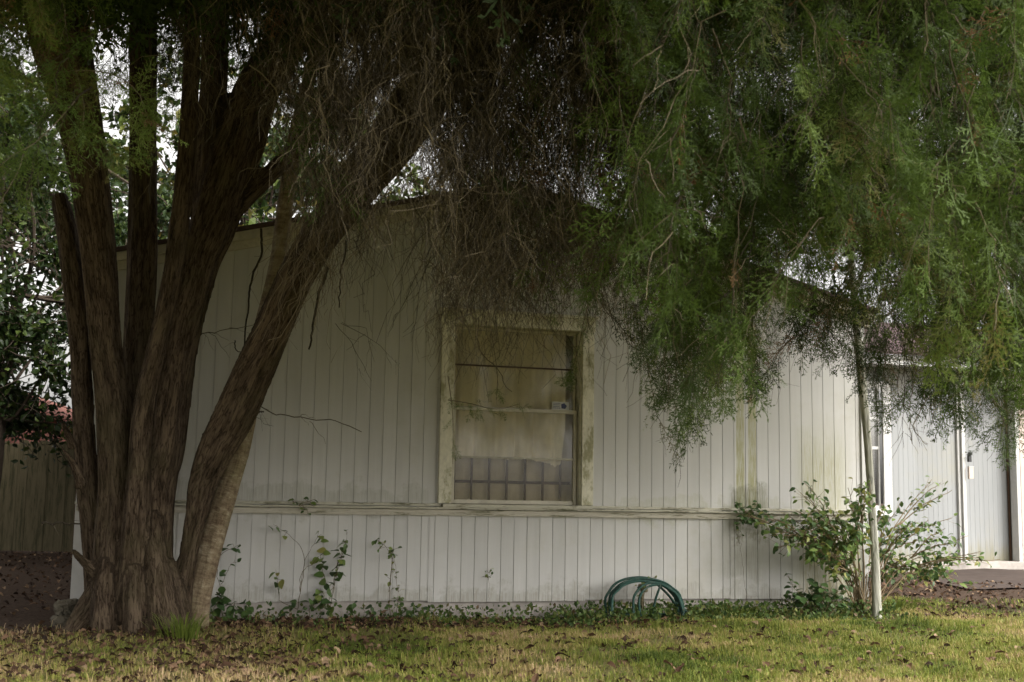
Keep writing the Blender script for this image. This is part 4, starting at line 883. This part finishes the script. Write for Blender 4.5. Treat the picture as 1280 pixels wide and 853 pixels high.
# ---------------------------------------------------------------- lawn, ground cover, litter
def sn(x,y,seed,sc):
    r=np.random.default_rng(seed); o=0
    for i in range(10): a=r.uniform(0,6.28); w=r.uniform(.4,1.6)*sc; o=o+np.sin((x*math.cos(a)+y*math.sin(a))*w+r.uniform(0,6.28))
    return o/3.2
def vloc(x,y): return -x*sph+(y-D)*cph
def uloc(x,y): return x*cph+(y-D)*sph
n=330000; Yg=5.3+rng.random(n)**.8*6.0; Xg=rng.uniform(-1,1,n)*(.46*Yg+.9)+.35
extra=60000; Xe=rng.uniform(-7,8,extra); Ye=rng.uniform(2.5,8,extra); Xg=np.concatenate([Xg,Xe]); Yg=np.concatenate([Yg,Ye])
v=vloc(Xg,Yg); u=uloc(Xg,Yg)
infront=(v<-.04)|((u>3.2)&(Yg<11.6+.2*np.sin(Xg*3)))
bare=.5+.5*sn(Xg,Yg,3,5); dirt=ramp(-1.9,-3.1,Xg+.4*sn(Xg,Yg,5,3))*ramp(7.1,7.9,Yg+.3*sn(Xg,Yg,6,4)); strip=ramp(-.85,-.35,v+.2*sn(Xg,Yg,7,5))*(u<3.2)
trk=((Xg+2.15)**2/.16+(Yg-7.8)**2/.12)<1
litr=ramp(.0,-2.0,Xg)*ramp(6.2,7.4,Yg)*.75+ramp(3.4,4.2,Xg)*ramp(8.9,9.9,Yg)*.75
dens=(1-.97*dirt)*(1-.55*strip)*(1-litr)*np.where(bare<.25,.45,1)*np.where(sn(Xg,Yg,9,12)>.9,.4,1)
keep=infront&~trk&(rng.random(len(Xg))<dens); Xg,Yg=Xg[keep],Yg[keep]; n=len(Xg); Zg=gh(Xg,Yg)
hh=rng.uniform(.012,.036,n)*(1+.9*ramp(.9,1.6,sn(Xg,Yg,21,16)))*(1+.5*ramp(.2,1.2,sn(Xg,Yg,13,6)))*(1+.8*(rng.random(n)<.04)); a=rng.uniform(0,6.28,n); lean_=rng.uniform(.1,.9,n); w=rng.uniform(.0014,.0028,n)
P=np.stack([Xg,Yg,Zg],1); d=np.stack([np.cos(a),np.sin(a),0*a],1); sd=np.stack([-np.sin(a),np.cos(a),0*a],1)
mid=P+d*(hh*lean_*.35)[:,None]+np.array([0,0,1.])*(hh*.6)[:,None]; tip=P+d*(hh*lean_*1.1)[:,None]+np.array([0,0,1.])*(hh*(1-.35*lean_))[:,None]
V=np.stack([P-sd*w[:,None],P+sd*w[:,None],mid+sd*w[:,None]*.8,tip,mid-sd*w[:,None]*.8],1)
base_i=(np.arange(n)*5)[:,None]; Fa=np.concatenate([base_i+np.array([0,1,2,4]),base_i+np.array([4,2,3,3])])
patch=np.clip(.44+.2*sn(Xg,Yg,15,3)+.14*sn(Xg,Yg,16,14)+.2*ramp(.5,-1.6,Xg),0,1); var=np.clip(patch+rng.normal(0,.17,n),0,1)
Fq=(base_i+np.array([0,1,2,4])); Ft=(base_i+np.array([4,2,3]))
def mixedmesh(name,V,Fq,Ft,mat,var):
    me=bpy.data.meshes.new(name); me.vertices.add(len(V)); me.vertices.foreach_set('co',V.astype(np.float32).ravel())
    lp=np.concatenate([Fq.ravel(),Ft.ravel()]).astype(np.int32); me.loops.add(len(lp)); me.loops.foreach_set('vertex_index',lp)
    me.polygons.add(len(Fq)+len(Ft)); me.polygons.foreach_set('loop_start',np.concatenate([np.arange(len(Fq))*4,len(Fq)*4+np.arange(len(Ft))*3]).astype(np.int32))
    at_=me.attributes.new('var','FLOAT','POINT'); at_.data.foreach_set('value',var.astype(np.float32)); me.update(calc_edges=True); me.materials.append(mat); return me
g=link('grass',mixedmesh('grass',V.reshape(-1,3),Fq,Ft,M['grassb'],np.repeat(var,5))); tag(g,'short patchy yellow green grass covering the front lawn','grass',kind='stuff')
# ground cover along the wall
n=9000; u=rng.uniform(-2.6,3.15,n); v=-.05-rng.random(n)**1.5*.55; m=rng.random(n)<(.25+.75*(ramp(-1.2,.4,u)))*(.35+.65*(sn(u,v*2,31,4)>-.4)); u,v=u[m],v[m]; n=len(u)
P=np.stack([u*cph-v*sph,D+u*sph+v*cph,0*u],1); P[:,2]=gh(P[:,0],P[:,1])+rng.random(n)**1.5*.10*(1-ramp(.25,.6,-v))+.01
s=Soup(); s.inst(leaf(.03,.013,.2,.2,2),frames(rng.normal(0,1,(n,3))+[0,-.2,.5]),P,rng.uniform(.6,1.3,n),np.clip(rng.normal(.45,.25,n),0,1))
tag(s.obj('ground_cover',M['cover']),'strip of small-leaved creeping weeds along the foot of the wall','ground cover',kind='stuff')
# leaf litter
LT=leaf(.075,.03,.5,.6,3); s=Soup()
n=1500; u=rng.uniform(-3,1.2,n); v=-.1-np.abs(rng.normal(.32,.22,n)); P1=np.stack([u*cph-v*sph,D+u*sph+v*cph,0*u],1)
n2=1500; P2=np.stack([rng.uniform(3.3,6.6,n2),rng.uniform(9.9,12.6,n2),np.zeros(n2)],1)
n3=2600; P3=np.stack([rng.uniform(-9,-2.7,n3),rng.uniform(8,18,n3),np.zeros(n3)],1)
n4=1700; P4=np.stack([rng.normal(-1.9,1.0,n4),rng.normal(7.0,.7,n4),np.zeros(n4)],1); P4=P4[P4[:,1]<7.9]
n5=1100; P5=np.stack([rng.uniform(-3,4.6,n5),rng.uniform(5.6,9.3,n5),np.zeros(n5)],1)
P=np.concatenate([P1,P2,P3,P4,P5]); P=P[(vloc(P[:,0],P[:,1])<-.03)|(uloc(P[:,0],P[:,1])>3.2)|(P[:,0]<-3.3)]
P[:,2]=gh(P[:,0],P[:,1])+rng.uniform(.008,.03,len(P)); n=len(P); d=rng.normal(0,1,(n,3)); d[:,2]*=.25
s.inst(LT,frames_up(d,np.stack([rng.normal(0,.35,n),rng.normal(0,.35,n),np.ones(n)],1)),P,rng.uniform(.25,.8,n),rng.random(n)**1.4)
tag(s.obj('leaf_litter',M['litter']),'scattered small brown dead leaves on soil and lawn','leaf litter',kind='stuff')
# larger single fallen leaves
protos=[]
for k,(l,w_,fo,cu) in enumerate(((.11,.04,.6,.5),(.10,.045,.4,.8),(.12,.035,.8,.3))):
    T=leaf(l,w_,fo,cu,5); T[0][:,1]+=rng.normal(0,.003,len(T[0]))
    for tone in (.3,.62,.97):
        protos.append(npmesh('fallen_leaf',T[0],T[1],M['litter'],np.full(len(T[0]),tone),True))
spots=[(658,833,2),(845,846,2),(1128,828,2),(1160,762,1),(890,788,2),(330,785,1),(960,780,1),(940,783,2),(305,843,1),(510,808,0),(1245,828,2),(1100,812,1),(968,842,2),(1035,795,0),(745,800,1),(1083,822,2)]
for _ in range(64):
    spots.append((random.uniform(20,1270),random.uniform(775,850),random.choice([0,0,1,1,1,2])))
lab={0:'dark brown curled fallen leaf lying in the grass',1:'reddish brown dry fallen leaf lying in the grass',2:'pale tan dry fallen leaf lying in the grass'}
for i,(x,y,t_) in enumerate(spots):
    g=gnd(x,y)
    if vloc(g[0],g[1])>-.05 and uloc(g[0],g[1])<3.2: continue
    if (g[0]+2.15)**2/.3+(g[1]-7.8)**2/.25<1: continue
    o=link('fallen_leaf',protos[(i%3)*3+t_],None,(g[0],g[1],g[2]+.028)); o.rotation_euler=(R(random.uniform(60,120)),R(random.uniform(-25,25)),random.uniform(0,6.28)); sc_=random.uniform(.38,.72); o.scale=(sc_,)*3
    tag(o,lab[t_],'leaf',('dark','reddish','tan')[t_]+' fallen leaves on the lawn')

# ---------------------------------------------------------------- light, world, camera
w=bpy.data.worlds.new('World'); S.world=w; w.use_nodes=True; nt=w.node_tree; bg=nt.nodes['Background']
sky=nt.nodes.new('ShaderNodeTexSky'); sky.sky_type='NISHITA'; sky.sun_disc=False
EL,AZ=R(38),R(122)     # azimuth clockwise from +Y: behind the camera, to the right
sky.sun_elevation=EL; sky.sun_rotation=AZ; sky.dust_density=6; sky.air_density=1.2; sky.ozone_density=1
hs_=nt.nodes.new('ShaderNodeHueSaturation'); hs_.inputs['Saturation'].default_value=.05
L(nt,sky.outputs[0],hs_.inputs['Color']); tn=mixc(nt,1.0,hs_.outputs[0],(1,.975,.94),'MULTIPLY'); L(nt,tn,bg.inputs[0]); bg.inputs[1].default_value=.15
sd_=bpy.data.lights.new('sun','SUN'); sd_.energy=.8; sd_.angle=R(25); sd_.color=(1,.96,.9); so=bpy.data.objects.new('sun',sd_); COL.objects.link(so)
dv=Vector((math.sin(AZ)*math.cos(EL),math.cos(AZ)*math.cos(EL),math.sin(EL))); so.rotation_euler=dv.to_track_quat('Z','Y').to_euler()
cd=bpy.data.cameras.new('camera'); cd.sensor_width=36; cd.lens=36*f/1280; cd.clip_end=3000; cd.clip_start=.05
cd.dof.use_dof=True; cd.dof.focus_distance=9.4; cd.dof.aperture_fstop=4.0
co=bpy.data.objects.new('camera',cd); COL.objects.link(co); S.camera=co
from mathutils import Matrix
mt=Matrix(((RT[0],UP[0],-F[0],0),(RT[1],UP[1],-F[1],0),(RT[2],UP[2],-F[2],H),(0,0,0,1))); co.matrix_world=mt
vs=S.view_settings; vs.view_transform='Standard'; vs.look='None'; vs.gamma=1; vs.use_curve_mapping=False; vs.exposure=1.42
S.cycles.max_bounces=6; S.cycles.transparent_max_bounces=16; S.cycles.use_denoising=True
